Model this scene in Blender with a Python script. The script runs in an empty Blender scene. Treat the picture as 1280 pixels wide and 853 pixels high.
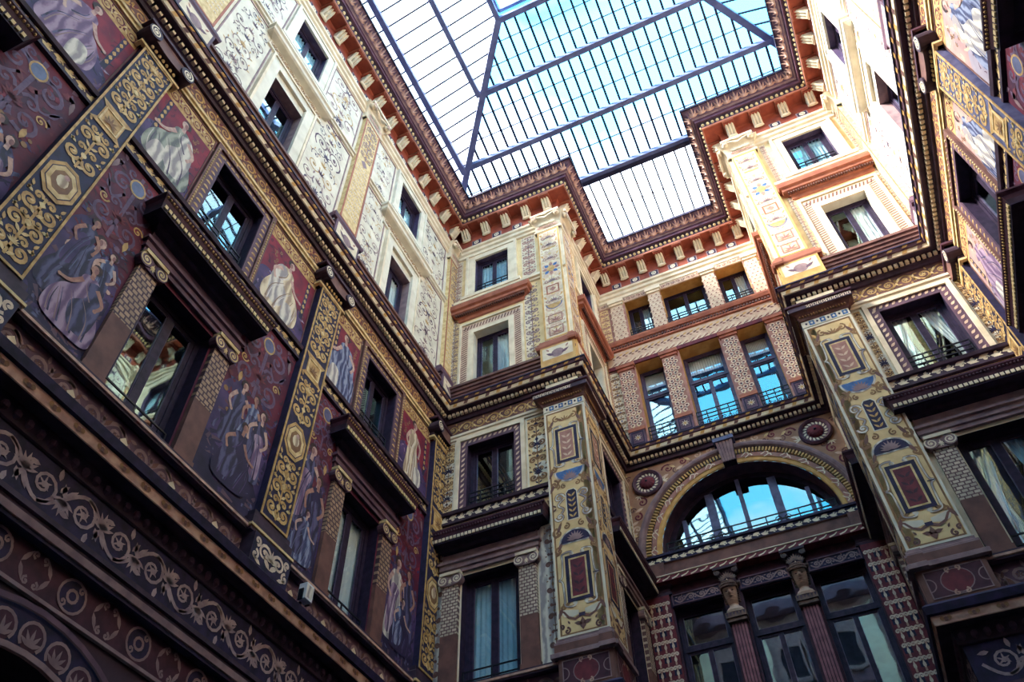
import bpy, math, random, re
from math import pi, sin, cos, sqrt, atan2
from mathutils import Vector
SC = bpy.context.scene
COL = SC.collection

# ------------------------------------------------------------------ camera, sky, sun, exposure
cam = bpy.data.objects.new('camera', bpy.data.cameras.new('camera'))
COL.objects.link(cam)
cam.data.sensor_width = 36.0
cam.data.sensor_fit = 'HORIZONTAL'
cam.data.lens = 1026.64 * 36.0 / 1280.0
cam.data.clip_start = 0.05
cam.data.clip_end = 500
cam.location = (0.0, -0.9827, 1.6)
cam.rotation_euler = (2.4509, 0.0155, 0.423)
SC.camera = cam
SC.view_settings.view_transform = 'Standard'
SC.view_settings.look = 'None'
SC.view_settings.gamma = 1.0
SC.view_settings.use_curve_mapping = False
SC.view_settings.exposure = 0.4


def build_world():
    w = bpy.data.worlds.new('sky')
    SC.world = w
    w.use_nodes = True
    nt = w.node_tree
    nt.nodes.clear()
    N = nt.nodes.new
    L = nt.links.new
    out = N('ShaderNodeOutputWorld')
    bg = N('ShaderNodeBackground')
    tc = N('ShaderNodeTexCoord')
    mp = N('ShaderNodeMapping')
    mp.inputs['Scale'].default_value = (2.2, 2.2, 3.2)
    mp.inputs['Location'].default_value = (1.7, 0.75, 0.3)
    no = N('ShaderNodeTexNoise')
    no.inputs['Scale'].default_value = 1.6
    no.inputs['Detail'].default_value = 6
    ra = N('ShaderNodeValToRGB')
    ra.color_ramp.elements[0].position = 0.51
    ra.color_ramp.elements[0].color = SKY_BLUE
    ra.color_ramp.elements[1].position = 0.67
    ra.color_ramp.elements[1].color = SKY_CLOUD
    L(tc.outputs['Generated'], mp.inputs['Vector'])
    L(mp.outputs['Vector'], no.inputs['Vector'])
    L(no.outputs['Fac'], ra.inputs['Fac'])
    L(ra.outputs['Color'], bg.inputs['Color'])
    bg.inputs['Strength'].default_value = SKY_STRENGTH
    L(bg.outputs['Background'], out.inputs['Surface'])


SKY_BLUE = (0.08, 0.72, 1.20, 1)
SKY_CLOUD = (1.16, 1.03, 1.10, 1)
SKY_STRENGTH = 3.1
build_world()
sun = bpy.data.objects.new('sun', bpy.data.lights.new('sun', 'SUN'))
COL.objects.link(sun)
sun.data.energy = 40.0
sun.data.angle = math.radians(18)
sun.data.color = (1.0, 0.86, 0.73)
sun.rotation_euler = Vector((1.0, 0.60, -1.0)).to_track_quat('-Z', 'Y').to_euler()

# ------------------------------------------------------------------ materials
MATS = {}


def s2l(c):
    c = c / 255.0
    return c / 12.92 if c <= 0.04045 else ((c + 0.055) / 1.055) ** 2.4


def lin(c):
    return (s2l(c[0]), s2l(c[1]), s2l(c[2]), 1)


def mat(name, c, c2=None, rough=0.7, scale=6.0, bump=0.0, metal=0.0, spec=0.3, detail=4.0):
    """painted surface: two pigments mixed by a noise, with slight relief"""
    m = bpy.data.materials.new(name)
    m.use_nodes = True
    nt = m.node_tree
    b = nt.nodes['Principled BSDF']
    if c2 is None:
        c2 = tuple(x * 0.80 for x in c)
    tc = nt.nodes.new('ShaderNodeTexCoord')
    no = nt.nodes.new('ShaderNodeTexNoise')
    no.inputs['Scale'].default_value = scale
    no.inputs['Detail'].default_value = detail
    mx = nt.nodes.new('ShaderNodeValToRGB')
    mx.color_ramp.elements[0].position = 0.36
    mx.color_ramp.elements[0].color = lin(c2)
    mx.color_ramp.elements[1].position = 0.62
    mx.color_ramp.elements[1].color = lin(c)
    nt.links.new(tc.outputs['Object'], no.inputs['Vector'])
    nt.links.new(no.outputs['Fac'], mx.inputs['Fac'])
    nt.links.new(mx.outputs['Color'], b.inputs['Base Color'])
    b.inputs['Roughness'].default_value = rough
    b.inputs['Metallic'].default_value = metal
    b.inputs['Specular IOR Level'].default_value = spec
    if bump:
        bp = nt.nodes.new('ShaderNodeBump')
        bp.inputs['Strength'].default_value = bump
        bp.inputs['Distance'].default_value = 0.02
        n2 = nt.nodes.new('ShaderNodeTexNoise')
        n2.inputs['Scale'].default_value = scale * 6
        nt.links.new(tc.outputs['Object'], n2.inputs['Vector'])
        nt.links.new(n2.outputs['Fac'], bp.inputs['Height'])
        nt.links.new(bp.outputs['Normal'], b.inputs['Normal'])
    MATS[name] = m
    return m


def glass_mat(name, ior, tint, trans):
    """window glass: clear with a mirror-like face"""
    m = bpy.data.materials.new(name)
    m.use_nodes = True
    nt = m.node_tree
    nt.nodes.clear()
    out = nt.nodes.new('ShaderNodeOutputMaterial')
    f0 = ((ior - 1) / (ior + 1)) ** 2            # Schlick's law, the same from both faces of the pane
    lw = nt.nodes.new('ShaderNodeLayerWeight')
    pw = nt.nodes.new('ShaderNodeMath')
    pw.operation = 'POWER'
    pw.inputs[1].default_value = 5.0
    fr = nt.nodes.new('ShaderNodeMath')
    fr.operation = 'MULTIPLY_ADD'
    fr.inputs[1].default_value = 1 - f0
    fr.inputs[2].default_value = f0
    nt.links.new(lw.outputs['Facing'], pw.inputs[0])
    nt.links.new(pw.outputs[0], fr.inputs[0])
    gl = nt.nodes.new('ShaderNodeBsdfGlossy')
    gl.inputs['Roughness'].default_value = 0.02
    gl.inputs['Color'].default_value = tint
    # hand-made panes are slightly wavy
    tc = nt.nodes.new('ShaderNodeTexCoord')
    no = nt.nodes.new('ShaderNodeTexNoise')
    no.inputs['Scale'].default_value = 1.6
    no.inputs['Detail'].default_value = 1.0
    bp = nt.nodes.new('ShaderNodeBump')
    bp.inputs['Strength'].default_value = 0.07
    bp.inputs['Distance'].default_value = 0.04
    nt.links.new(tc.outputs['Object'], no.inputs['Vector'])
    nt.links.new(no.outputs['Fac'], bp.inputs['Height'])
    nt.links.new(bp.outputs['Normal'], gl.inputs['Normal'])
    tr = nt.nodes.new('ShaderNodeBsdfTransparent')
    tr.inputs['Color'].default_value = trans
    mx = nt.nodes.new('ShaderNodeMixShader')
    nt.links.new(fr.outputs[0], mx.inputs['Fac'])
    nt.links.new(tr.outputs['BSDF'], mx.inputs[1])
    nt.links.new(gl.outputs['BSDF'], mx.inputs[2])
    nt.links.new(mx.outputs['Shader'], out.inputs['Surface'])
    MATS[name] = m


def skylight_mat(name, milk):
    """dusty roof glass: mostly clear, a little milky"""
    m = bpy.data.materials.new(name)
    m.use_nodes = True
    nt = m.node_tree
    nt.nodes.clear()
    out = nt.nodes.new('ShaderNodeOutputMaterial')
    tr = nt.nodes.new('ShaderNodeBsdfTransparent')
    tr.inputs['Color'].default_value = (0.90, 0.97, 0.98, 1)
    tl = nt.nodes.new('ShaderNodeBsdfTranslucent')
    tl.inputs['Color'].default_value = (0.9, 0.93, 0.93, 1)
    mx = nt.nodes.new('ShaderNodeMixShader')
    mx.inputs['Fac'].default_value = milk
    nt.links.new(tr.outputs['BSDF'], mx.inputs[1])
    nt.links.new(tl.outputs['BSDF'], mx.inputs[2])
    nt.links.new(mx.outputs['Shader'], out.inputs['Surface'])
    MATS[name] = m


def weave_mat(name, c1, c2, sx, sz):
    """small woven relief pattern on the window jambs"""
    m = bpy.data.materials.new(name)
    m.use_nodes = True
    nt = m.node_tree
    b = nt.nodes['Principled BSDF']
    tc = nt.nodes.new('ShaderNodeTexCoord')
    mp = nt.nodes.new('ShaderNodeMapping')
    mp.inputs['Rotation'].default_value = (pi / 2, 0, 0)
    br = nt.nodes.new('ShaderNodeTexBrick')
    br.inputs['Scale'].default_value = 1.0
    br.inputs['Brick Width'].default_value = sx
    br.inputs['Row Height'].default_value = sz
    br.inputs['Mortar Size'].default_value = sz * 0.16
    br.inputs['Color1'].default_value = lin(c1)
    br.inputs['Color2'].default_value = lin(tuple(x * 0.82 for x in c1))
    br.inputs['Mortar'].default_value = lin(c2)
    nt.links.new(tc.outputs['Object'], mp.inputs['Vector'])
    nt.links.new(mp.outputs['Vector'], br.inputs['Vector'])
    nt.links.new(br.outputs['Color'], b.inputs['Base Color'])
    b.inputs['Roughness'].default_value = 0.7
    MATS[name] = m


mat('cream', (234, 220, 196), (212, 196, 170), scale=3)
mat('cream_pale', (226, 220, 204), (206, 198, 182), scale=3)
mat('cream_warm', (232, 206, 156), (214, 184, 134), scale=3)
mat('ochre', (212, 170, 106), (190, 144, 84), scale=4)
mat('tan', (178, 138, 112), (154, 116, 96), scale=3)
mat('ochre_dark', (148, 110, 74), (122, 88, 64), scale=4)
mat('gold', (204, 168, 112), (168, 130, 80), scale=9)
mat('gold_pale', (226, 202, 152), (196, 166, 116), scale=9)
mat('navy', (40, 32, 72), (26, 20, 50), scale=7)
mat('blue', (70, 112, 168), (48, 84, 140), scale=8)
mat('blue_grey', (112, 116, 150), (82, 86, 124), scale=6)
mat('garland', (110, 84, 112), (84, 60, 92), scale=7)
mat('haze_rose', (190, 156, 148), (164, 130, 134), scale=2.4, detail=8)  # right-wall fresco field, with the pale sun haze painted into its colour
mat('robe_haze', (168, 158, 170), (140, 132, 152), scale=2.4, detail=8)  # right-wall fresco ground, likewise lightened by painted-in sun haze
mat('slate', (88, 90, 130), (64, 66, 104), rough=0.5, scale=6)
mat('crimson', (140, 34, 56), (92, 20, 52), scale=2.4, detail=8)
mat('crimson_deep', (104, 26, 52), (64, 18, 50), scale=2.4, detail=8)
mat('violet_haze', (84, 62, 112), (48, 36, 78), scale=2.0, detail=8)
mat('violet_dark', (50, 40, 78), (30, 24, 54), scale=2.2, detail=8)
mat('maroon', (118, 46, 60), (88, 34, 50), scale=6)
mat('maroon_dark', (76, 40, 58), (56, 28, 46), scale=6)
mat('terracotta', (172, 106, 84), (148, 86, 70), scale=4)
mat('red_soffit', (158, 78, 58), (130, 58, 46), scale=3)
mat('pink', (176, 130, 118), (152, 104, 98), scale=5)
mat('pink_pale', (220, 192, 168), (200, 168, 148), scale=5)
mat('brown', (118, 82, 76), (94, 64, 64), scale=4)
mat('brown_violet', (106, 78, 96), (80, 58, 78), scale=4)
mat('brown_dark', (68, 50, 70), (48, 34, 52), scale=5)
mat('stone_violet', (150, 124, 128), (124, 100, 108), scale=5)
mat('leaf_taupe', (206, 168, 150), (168, 128, 118), scale=6)
mat('leaf_pale', (226, 206, 186), (196, 174, 160), scale=7)
mat('plum_light', (146, 96, 108), (120, 76, 90), scale=6)
mat('plum_moulding', (98, 64, 84), (74, 46, 68), scale=4)
mat('wood', (50, 38, 64), (36, 27, 50), rough=0.6, scale=8, spec=0.2)
mat('wood_light', (84, 70, 100), (64, 52, 84), rough=0.45, scale=8)
mat('iron', (22, 22, 38), (16, 16, 30), rough=0.5, scale=10)
mat('steel_blue', (98, 108, 156), (80, 90, 138), rough=0.5, scale=3)
mat('steel_dark', (30, 34, 70), (24, 26, 58), rough=0.5, scale=3)
mat('room_dark', (34, 28, 44), (24, 20, 34), rough=0.9)
mat('curtain', (238, 242, 240), (214, 222, 224), rough=0.9, scale=2)
mat('curtain_blue', (190, 226, 238), (160, 204, 222), rough=0.9, scale=2)
mat('scroll_grey', (172, 152, 158), (140, 120, 132), scale=8)
mat('skin', (176, 132, 116), (146, 102, 98), scale=12)
mat('skin_pale', (204, 172, 158), (170, 132, 132), scale=12)
mat('skin_shade', (150, 108, 104), (120, 84, 90), scale=12)
mat('fold_tan', (150, 126, 110), (120, 98, 92), scale=9)
mat('hair', (66, 44, 44), (44, 28, 34), scale=12)
def robe_mat(name, dark, mid, light, period=.15):
    """painted drapery: soft streaky folds of three pigments"""
    m = bpy.data.materials.new(name)
    m.use_nodes = True
    nt = m.node_tree
    b = nt.nodes['Principled BSDF']
    tc = nt.nodes.new('ShaderNodeTexCoord')
    mp = nt.nodes.new('ShaderNodeMapping')
    mp.inputs['Scale'].default_value = (1, 1, .45)
    wv = nt.nodes.new('ShaderNodeTexWave')
    wv.inputs['Scale'].default_value = .314 / period
    wv.inputs['Distortion'].default_value = 11.0
    wv.inputs['Detail'].default_value = 5.0
    wv.inputs['Detail Scale'].default_value = 1.6
    ra = nt.nodes.new('ShaderNodeValToRGB')
    e = ra.color_ramp.elements
    e[0].position, e[0].color = .12, lin(dark)
    e[1].position, e[1].color = .92, lin(light)
    q = e.new(.5)
    q.color = lin(mid)
    nt.links.new(tc.outputs['Object'], mp.inputs['Vector'])
    nt.links.new(mp.outputs['Vector'], wv.inputs['Vector'])
    nt.links.new(wv.outputs['Fac'], ra.inputs['Fac'])
    nt.links.new(ra.outputs['Color'], b.inputs['Base Color'])
    b.inputs['Roughness'].default_value = .75
    MATS[name] = m


robe_mat('robe_white', (150, 142, 146), (186, 180, 172), (218, 212, 202), .2)
robe_mat('robe_cream', (164, 142, 122), (200, 182, 152), (224, 210, 182), .2)
robe_mat('robe_violet', (104, 78, 116), (136, 108, 140), (164, 140, 166), .2)
robe_mat('robe_green', (98, 102, 104), (126, 132, 122), (158, 162, 150), .2)
robe_mat('robe_blue', (52, 58, 100), (92, 102, 142), (140, 148, 178))
robe_mat('robe_dark', (32, 26, 58), (56, 50, 90), (86, 84, 124))
mat('fold_light', (226, 220, 214), (196, 188, 190), scale=9)
mat('fold_dark', (96, 82, 104), (70, 58, 84), scale=9)
mat('plaster_dark', (66, 46, 62), (48, 32, 48), scale=2)
mat('paving', (120, 110, 104), (96, 88, 86), scale=1)
mat('lamp_white', (226, 226, 230), (206, 206, 214), scale=5)
mat('bronze', (112, 84, 74), (74, 54, 54), rough=0.55, scale=9)
mat('marble_flesh', (224, 196, 178), (196, 164, 148), rough=0.55, scale=9)
glass_mat('window_glass', 2.75, (0.62, 0.92, 1.0, 1), (0.95, 0.98, 1.0, 1))
skylight_mat('roof_glass', 0.07)
skylight_mat('roof_glass_milky', 0.35)
weave_mat('weave_light', (208, 190, 172), (96, 68, 74), 0.11, 0.07)
weave_mat('weave_dark', (176, 142, 116), (70, 44, 56), 0.11, 0.085)

# ------------------------------------------------------------------ the court's plan (metres)
XL, XR, XA, XB, YB, YC = -7.334, 4.666, -3.824, 1.552, 11.71, 15.214
# wall: rotation, u range along the wall, mitre at each end (-1 inner corner, +1 outer corner)
WALLS = {
    'L': (pi / 2, -7.6, YB, 0, -1), 'B': (0, XL, XA, -1, 1), 'S1': (pi / 2, YB, YC, 1, -1), 'C': (0, XA, XB, -1, -1),
    'S2': (-pi / 2, -YC, -YB, -1, 1), 'B2': (0, XB, XR, 1, -1), 'R': (-pi / 2, -YB, 7.6, -1, 0)}


def wall_loc(w, u, z):
    return {'L': (XL, u, z), 'B': (u, YB, z), 'S1': (XA, u, z), 'C': (u, YC, z), 'S2': (XB, -u, z),
            'B2': (u, YB, z), 'R': (XR, -u, z)}[w]


def smooth_open(p, k=4):
    p = [p[0]] + p + [p[-1]]
    out = []
    for a, b, c, d in zip(p, p[1:], p[2:], p[3:]):
        for j in range(k):
            t = j / k
            out.append(tuple(.5 * (2 * b[e] + (c[e] - a[e]) * t + (2 * a[e] - 5 * b[e] + 4 * c[e] - d[e]) * t * t + (3 * b[e] - a[e] - 3 * c[e] + d[e]) * t ** 3) for e in (0, 1)))
    return out + [p[-1]]


# ------------------------------------------------------------------ mesh builder in wall coordinates (u along, n outwards, z up)
class MB:
    def __init__(s):
        s.v, s.f, s.m, s.mats = [], [], [], []

    def mi(s, m):
        if m not in s.mats:
            s.mats.append(m)
        return s.mats.index(m)

    def p(s, pts, m):
        i = len(s.v)
        s.v += [(a, -b, c) for a, b, c in pts]
        s.f.append(tuple(range(i, i + len(pts))))
        s.m.append(s.mi(m))

    def box(s, u0, u1, n0, n1, z0, z1, m, back=False):
        i = len(s.v)
        s.v += [(u0, -n1, z0), (u1, -n1, z0), (u1, -n1, z1), (u0, -n1, z1), (u0, -n0, z0), (u1, -n0, z0), (u1, -n0, z1), (u0, -n0, z1)]
        fs = [(0, 1, 2, 3), (1, 5, 6, 2), (4, 0, 3, 7), (3, 2, 6, 7), (4, 5, 1, 0), (5, 4, 7, 6)]
        for q in fs:
            s.f.append(tuple(i + k for k in q))
            s.m.append(s.mi(m))

    def rect(s, u0, u1, z0, z1, n, m):
        s.p([(u0, n, z0), (u1, n, z0), (u1, n, z1), (u0, n, z1)], m)

    def frame(s, u0, u1, z0, z1, w, n0, n1, m, bottom=True):
        s.box(u0, u0 + w, n0, n1, z0, z1, m)
        s.box(u1 - w, u1, n0, n1, z0, z1, m)
        s.box(u0 + w, u1 - w, n0, n1, z1 - w, z1, m)
        if bottom:
            s.box(u0 + w, u1 - w, n0, n1, z0, z0 + w, m)

    def poly(s, pts, n, m):
        s.p([(a, n, b) for a, b in pts], m)

    def fan(s, pts, n, m):
        """closed outline of any star-like shape as triangles about its middle"""
        cu = sum(a for a, b in pts) / len(pts)
        cz = sum(b for a, b in pts) / len(pts)
        for i in range(len(pts)):
            a, b = pts[i], pts[(i + 1) % len(pts)]
            s.p([(cu, n, cz), (a[0], n, a[1]), (b[0], n, b[1])], m)

    def stroke(s, pts, w0, w1, n, m):
        k = len(pts)
        L, R = [], []
        for i in range(k):
            a = pts[max(i - 1, 0)]
            b = pts[min(i + 1, k - 1)]
            dx, dz = b[0] - a[0], b[1] - a[1]
            l = sqrt(dx * dx + dz * dz) or 1
            w = (w0 + (w1 - w0) * i / (k - 1)) / 2
            L.append((pts[i][0] - dz / l * w, n, pts[i][1] + dx / l * w))
            R.append((pts[i][0] + dz / l * w, n, pts[i][1] - dx / l * w))
        for i in range(k - 1):
            s.p([R[i], R[i + 1], L[i + 1], L[i]], m)

    def leaf(s, u, z, a, l, w, n, m):
        ca, sa = cos(a), sin(a)
        q = [(0, 0), (.3, -.42), (.6, -.4), (1, 0), (.6, .4), (.3, .42)]
        s.p([(u + ca * x * l - sa * y * w, n, z + sa * x * l + ca * y * w) for x, y in q], m)

    def disc(s, u, z, r, n, m, k=12, sz=1.0, a=0.0):
        s.p([(u + cos(a) * r * cos(t) - sin(a) * r * sz * sin(t), n, z + sin(a) * r * cos(t) + cos(a) * r * sz * sin(t))
             for t in (2 * pi * i / k for i in range(k))], m)

    def half(s, u, z, r, n, m, up=True, k=10, sz=1.0):
        a0 = 0 if up else pi
        s.p([(u + r * cos(a0 + pi * i / k), n, z + r * sz * sin(a0 + pi * i / k)) for i in range(k + 1)], m)

    def ring(s, u, z, r0, r1, n, m, k=16, a0=0.0, a1=2 * pi):
        s.stroke([(u + (r0 + r1) / 2 * cos(a0 + (a1 - a0) * i / k), z + (r0 + r1) / 2 * sin(a0 + (a1 - a0) * i / k)) for i in range(k + 1)],
                 r1 - r0, r1 - r0, n, m)

    def palm(s, u, z, a, r, n, m, k=7, spread=2.6):
        for i in range(k):
            t = a + spread * (i / (k - 1) - .5)
            s.leaf(u, z, t, r * (1 - .35 * abs(i / (k - 1) - .5)), r * .26, n, m)

    def spiral(s, u, z, r, a0, turns, d, w0, w1, n, m, inner=.15, k=None):
        k = k or max(8, int(turns * 12))
        pts = []
        for i in range(k + 1):
            t = i / k
            rr = r * (1 - (1 - inner) * t ** .8)
            a = a0 + d * turns * 2 * pi * t
            pts.append((u + rr * cos(a), z + rr * sin(a)))
        s.stroke(pts, w0, w1, n, m)
        s.disc(u, z, r * inner * 1.2, n, m, 8)

    def rinceau(s, u0, u1, z0, z1, n, m, m2=None, w=.1, k=None, leaves=True):
        h = z1 - z0
        zc = (z0 + z1) / 2
        cnt = k or max(1, round((u1 - u0) / (1.05 * h)))
        pt = (u1 - u0) / cnt
        r = .38 * h
        m2 = m2 or m
        for i in range(cnt):
            sg = 1 if i % 2 == 0 else -1
            uc = u0 + pt * (i + .5)
            s.stroke([(uc + pt * (j / 8 - .5), zc - sg * r * cos(pi * (j / 8 - .5))) for j in range(9)], w * h, w * h, n, m)
            s.spiral(uc, zc, r, -sg * pi / 2, 1.45, sg, w * h, w * .6 * h, n, m, k=16)
            if leaves:
                s.palm(uc, zc, sg * pi / 2, r * .55, n + .002, m2, 5, 4.2)
                for q in (.15, .8, 2.3):
                    aa = sg * q
                    s.leaf(uc + r * cos(aa), zc + r * sin(aa), aa + sg * .9, .3 * h, .14 * h, n + .001, m)
                e = uc + pt / 2
                s.leaf(e, zc, sg * 1.0, .42 * h, .16 * h, n + .001, m2)
                s.leaf(e, zc, sg * 1.9, .34 * h, .14 * h, n + .001, m)
                s.leaf(e - .1 * pt, zc, -sg * 1.2, .3 * h, .13 * h, n + .001, m2)

    def candel(s, uc, z0, z1, hw, n, m, m2, w=.07, unit=2.3, var=0):
        """upright symmetrical scrollwork"""
        cnt = max(1, round((z1 - z0) / (.8 * unit * hw)))
        hu = (z1 - z0) / cnt
        s.stroke([(uc, z0), (uc, z1)], .13 * hw, .13 * hw, n, m)
        r1, r2 = min(.46 * hw, .34 * hu), min(.26 * hw, .2 * hu)
        for i in range(cnt):
            zb = z0 + hu * i
            kind = (i + var) % 3
            up = 1 if i % 2 else -1
            for sd in (-1, 1):
                s.spiral(uc + sd * .52 * hw, zb + .42 * hu, r1, (pi if sd > 0 else 0), 1.5, -sd * up, 2.6 * w * hw, 1.2 * w * hw, n, m)
                s.spiral(uc + sd * .36 * hw, zb + .86 * hu, r2, (pi if sd > 0 else 0), 1.2, sd * up, 2.0 * w * hw, w * hw, n, m, k=10)
                s.leaf(uc + sd * .62 * hw, zb + .76 * hu, pi / 2 - sd * 1.25, .40 * hw, .2 * hw, n + .001, m2)
                s.leaf(uc + sd * .78 * hw, zb + .98 * hu, pi / 2 - sd * .4, .40 * hw, .18 * hw, n + .001, m)
                s.leaf(uc + sd * .92 * hw, zb + .72 * hu, pi / 2 + sd * .3, .34 * hw, .16 * hw, n + .001, m)
                s.leaf(uc + sd * .06 * hw, zb + .06 * hu, pi / 2 - sd * .8, .44 * hw, .2 * hw, n + .001, m2)
                s.leaf(uc + sd * .52 * hw, zb + .42 * hu, pi / 2 + sd * .9, .22 * hw, .14 * hw, n + .001, m2)
            if kind == 0:
                s.palm(uc, zb + .56 * hu, pi / 2, .40 * hw, n + .002, m2, 7)
            elif kind == 1:
                s.disc(uc, zb + .62 * hu, .17 * hw, n + .002, m2, 10)
            else:
                s.poly([(uc - .2 * hw, zb + .64 * hu), (uc, zb + .50 * hu), (uc + .2 * hw, zb + .64 * hu), (uc, zb + .78 * hu)], n + .002, m2)

    def sprays(s, u0, u1, z0, z1, n, ms, rnd, cnt, size):
        """loose tendrils over a panel, mirrored about its middle"""
        uc = (u0 + u1) / 2
        hw = (u1 - u0) / 2 * .9
        for i in range(cnt):
            du = rnd.uniform(.12, .85) * hw
            z = z0 + (z1 - z0) * (i + rnd.uniform(.25, .75)) / cnt
            r = size * rnd.uniform(.6, 1.1)
            tr = rnd.uniform(1.0, 1.6)
            a0 = rnd.uniform(0, 6.28)
            m = ms[rnd.randrange(len(ms))]
            lm = ms[rnd.randrange(len(ms))]
            for sd in (-1, 1):
                a = a0 if sd > 0 else pi - a0
                uu = uc + sd * du
                s.spiral(uu, z, r, a, tr, sd, .15 * r, .07 * r, n, m)
                for q in (0.6, 1.7, 2.9):
                    t = a + sd * q
                    if abs(uu + 1.5 * r * cos(t) - uc) < hw * 1.05 and z0 < z + 1.5 * r * sin(t) < z1:
                        s.leaf(uu + .85 * r * cos(t), z + .85 * r * sin(t), t + sd * .8, .62 * r, .24 * r, n + .001, lm)
        for i in range(cnt):
            z = z0 + (z1 - z0) * (i + .5) / cnt
            s.palm(uc, z, pi / 2, size * .7, n + .002, ms[i % len(ms)], 5, 2.2)
            s.stroke([(uc, z), (uc, z + (z1 - z0) / cnt * .7)], size * .09, size * .05, n, ms[-1])

    def tube(s, pts, r, m, k=5):
        rings = []
        for i, q in enumerate(pts):
            a = Vector(pts[max(i - 1, 0)])
            b = Vector(pts[min(i + 1, len(pts) - 1)])
            d = (b - a).normalized()
            x = d.cross(Vector((0, 0, 1)) if abs(d.z) < .9 else Vector((1, 0, 0))).normalized()
            y = d.cross(x)
            rings.append([tuple(Vector(q) + x * r * cos(2 * pi * j / k) + y * r * sin(2 * pi * j / k)) for j in range(k)])
        for i in range(len(pts) - 1):
            for j in range(k):
                s.p([rings[i][j], rings[i][(j + 1) % k], rings[i + 1][(j + 1) % k], rings[i + 1][j]], m)

    def sweep(s, w, prof, m):
        """a moulding profile [(n, z)...] run along the whole wall with mitred ends"""
        _, u0, u1, e0, e1 = WALLS[w]
        for (n0, z0), (n1, z1) in zip(prof, prof[1:]):
            s.p([(u0 - e0 * n0, n0, z0), (u1 + e1 * n0, n0, z0), (u1 + e1 * n1, n1, z1), (u0 - e0 * n1, n1, z1)], m)

    def cap_prof(s, u0, u1, prof, m):
        """the same for a short piece with returned ends"""
        for (n0, z0), (n1, z1) in zip(prof, prof[1:]):
            s.p([(u0 - n0, n0, z0), (u1 + n0, n0, z0), (u1 + n1, n1, z1), (u0 - n1, n1, z1)], m)
            s.p([(u0 - n0, 0, z0), (u0 - n0, n0, z0), (u0 - n1, n1, z1), (u0 - n1, 0, z1)], m)
            s.p([(u1 + n0, n0, z0), (u1 + n0, 0, z0), (u1 + n1, 0, z1), (u1 + n1, n1, z1)], m)

    def egg(s, u, n, z, ru, rn, rz, m, ku=6, kv=4):
        for i in range(ku):
            for j in range(kv):
                def P(a, b):
                    th = pi * (a / ku) - pi / 2
                    ph = pi * (b / kv)
                    return (u + ru * sin(th), n + rn * cos(th) * sin(ph), z - rz * cos(th) * cos(ph))
                s.p([P(i, j), P(i + 1, j), P(i + 1, j + 1), P(i, j + 1)], m)

    def mesh(s, name, ou=0.0, oz=0.0, smooth=False):
        me = bpy.data.meshes.new(name)
        me.from_pydata([(a - ou, b, c - oz) for a, b, c in s.v], [], s.f)
        for q in s.mats:
            me.materials.append(MATS[q])
        me.polygons.foreach_set('material_index', s.m)
        if smooth:
            me.polygons.foreach_set('use_smooth', [True] * len(s.f))
        me.update()
        return me


def tag(o, label, cat, group=None, kind=None):
    o['label'] = label
    o['category'] = cat
    if group:
        o['group'] = group
    if kind:
        o['kind'] = kind
    return o


def new(name, me, parent=None, loc=(0, 0, 0), rot=0.0, label=None):
    o = bpy.data.objects.new(name, me)
    COL.objects.link(o)
    o.location = loc
    o.rotation_euler = (0, 0, rot)
    if parent:
        o.parent = parent
    if label:
        o['label'] = label
    return o


ORN = re.compile('painted_(?!ground|figure|band|panel)|_course|scrollwork|ornament|rosettes|scrolls|leaf_band|wreath|dentil_ring|lunettes')


def place(parts, name, w, u, z, label, cat, group=None, kind=None):
    """parts: (name, mesh, index of the parent part or None, (du, dz) or None, label or None)"""
    loc, rot = wall_loc(w, u, z), WALLS[w][0]
    if len(parts) == 1:
        return tag(new(name, parts[0][1], None, loc, rot), label, cat, group, kind)
    root = tag(new(name, None, None, loc, rot), label, cat, group, kind)
    made = []
    for q in parts:
        pn, me, pi_, off = q[:4]
        off = off or (0, 0)
        o = new(pn, me, root if pi_ is None else made[pi_], (off[0], 0, off[1]), 0, q[4] if len(q) > 4 else None)
        if me and ORN.search(pn):
            o['kind'] = 'stuff'
        made.append(o)
    return root


# ------------------------------------------------------------------ openings and walls
OPEN = {'main': (.62, 9.05, 11.42), 'mid': (.60, 13.12, 15.0), 'attic': (.53, 17.2, 19.2), 'top': (.55, 20.93, 22.75)}
BAYS = {'L': [-1.4, 3.87, 8.92], 'R': [-9.05, -3.9], 'B': [-6.03], 'B2': [3.47], 'S1': [13.85], 'S2': [-13.85]}
CX = -1.14                                  # middle of the recessed end wall
C_TALL = [(-3.0, -2.2), (-1.66, -.49), (.04, .84)]
C_TOP = [(-2.95, -2.17), (-1.75, -.40), (.04, .92)]
C_LOW = [(-3.2, -2.1), (-1.68, -.62), (-.2, .9)]
ARCH_Z, ARCH_R = 13.06, 2.08


def wall_mesh(w, openings, zones, name, z1=25.7):
    _, u0, u1, _, _ = WALLS[w]
    us = sorted({u0, u1, *[o[0] for o in openings], *[o[1] for o in openings]})
    zs = sorted({0.0, z1, *[o[2] for o in openings], *[o[3] for o in openings], *[z for z, _ in zones if z < z1]})
    mb = MB()
    for a, b in zip(us, us[1:]):
        for c, d in zip(zs, zs[1:]):
            um, zm = (a + b) / 2, (c + d) / 2
            if any(o[0] < um < o[1] and o[2] < zm < o[3] for o in openings):
                continue
            m = [q for z, q in zones if z <= zm][-1]
            mb.rect(a, b, c, d, 0, m)
    return mb


def std_open(w):
    r = []
    for u in BAYS.get(w, []):
        for k in ('main', 'mid', 'attic', 'top'):
            h, a, b = OPEN[k]
            r.append((u - h, u + h, a, b))
    return r


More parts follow.
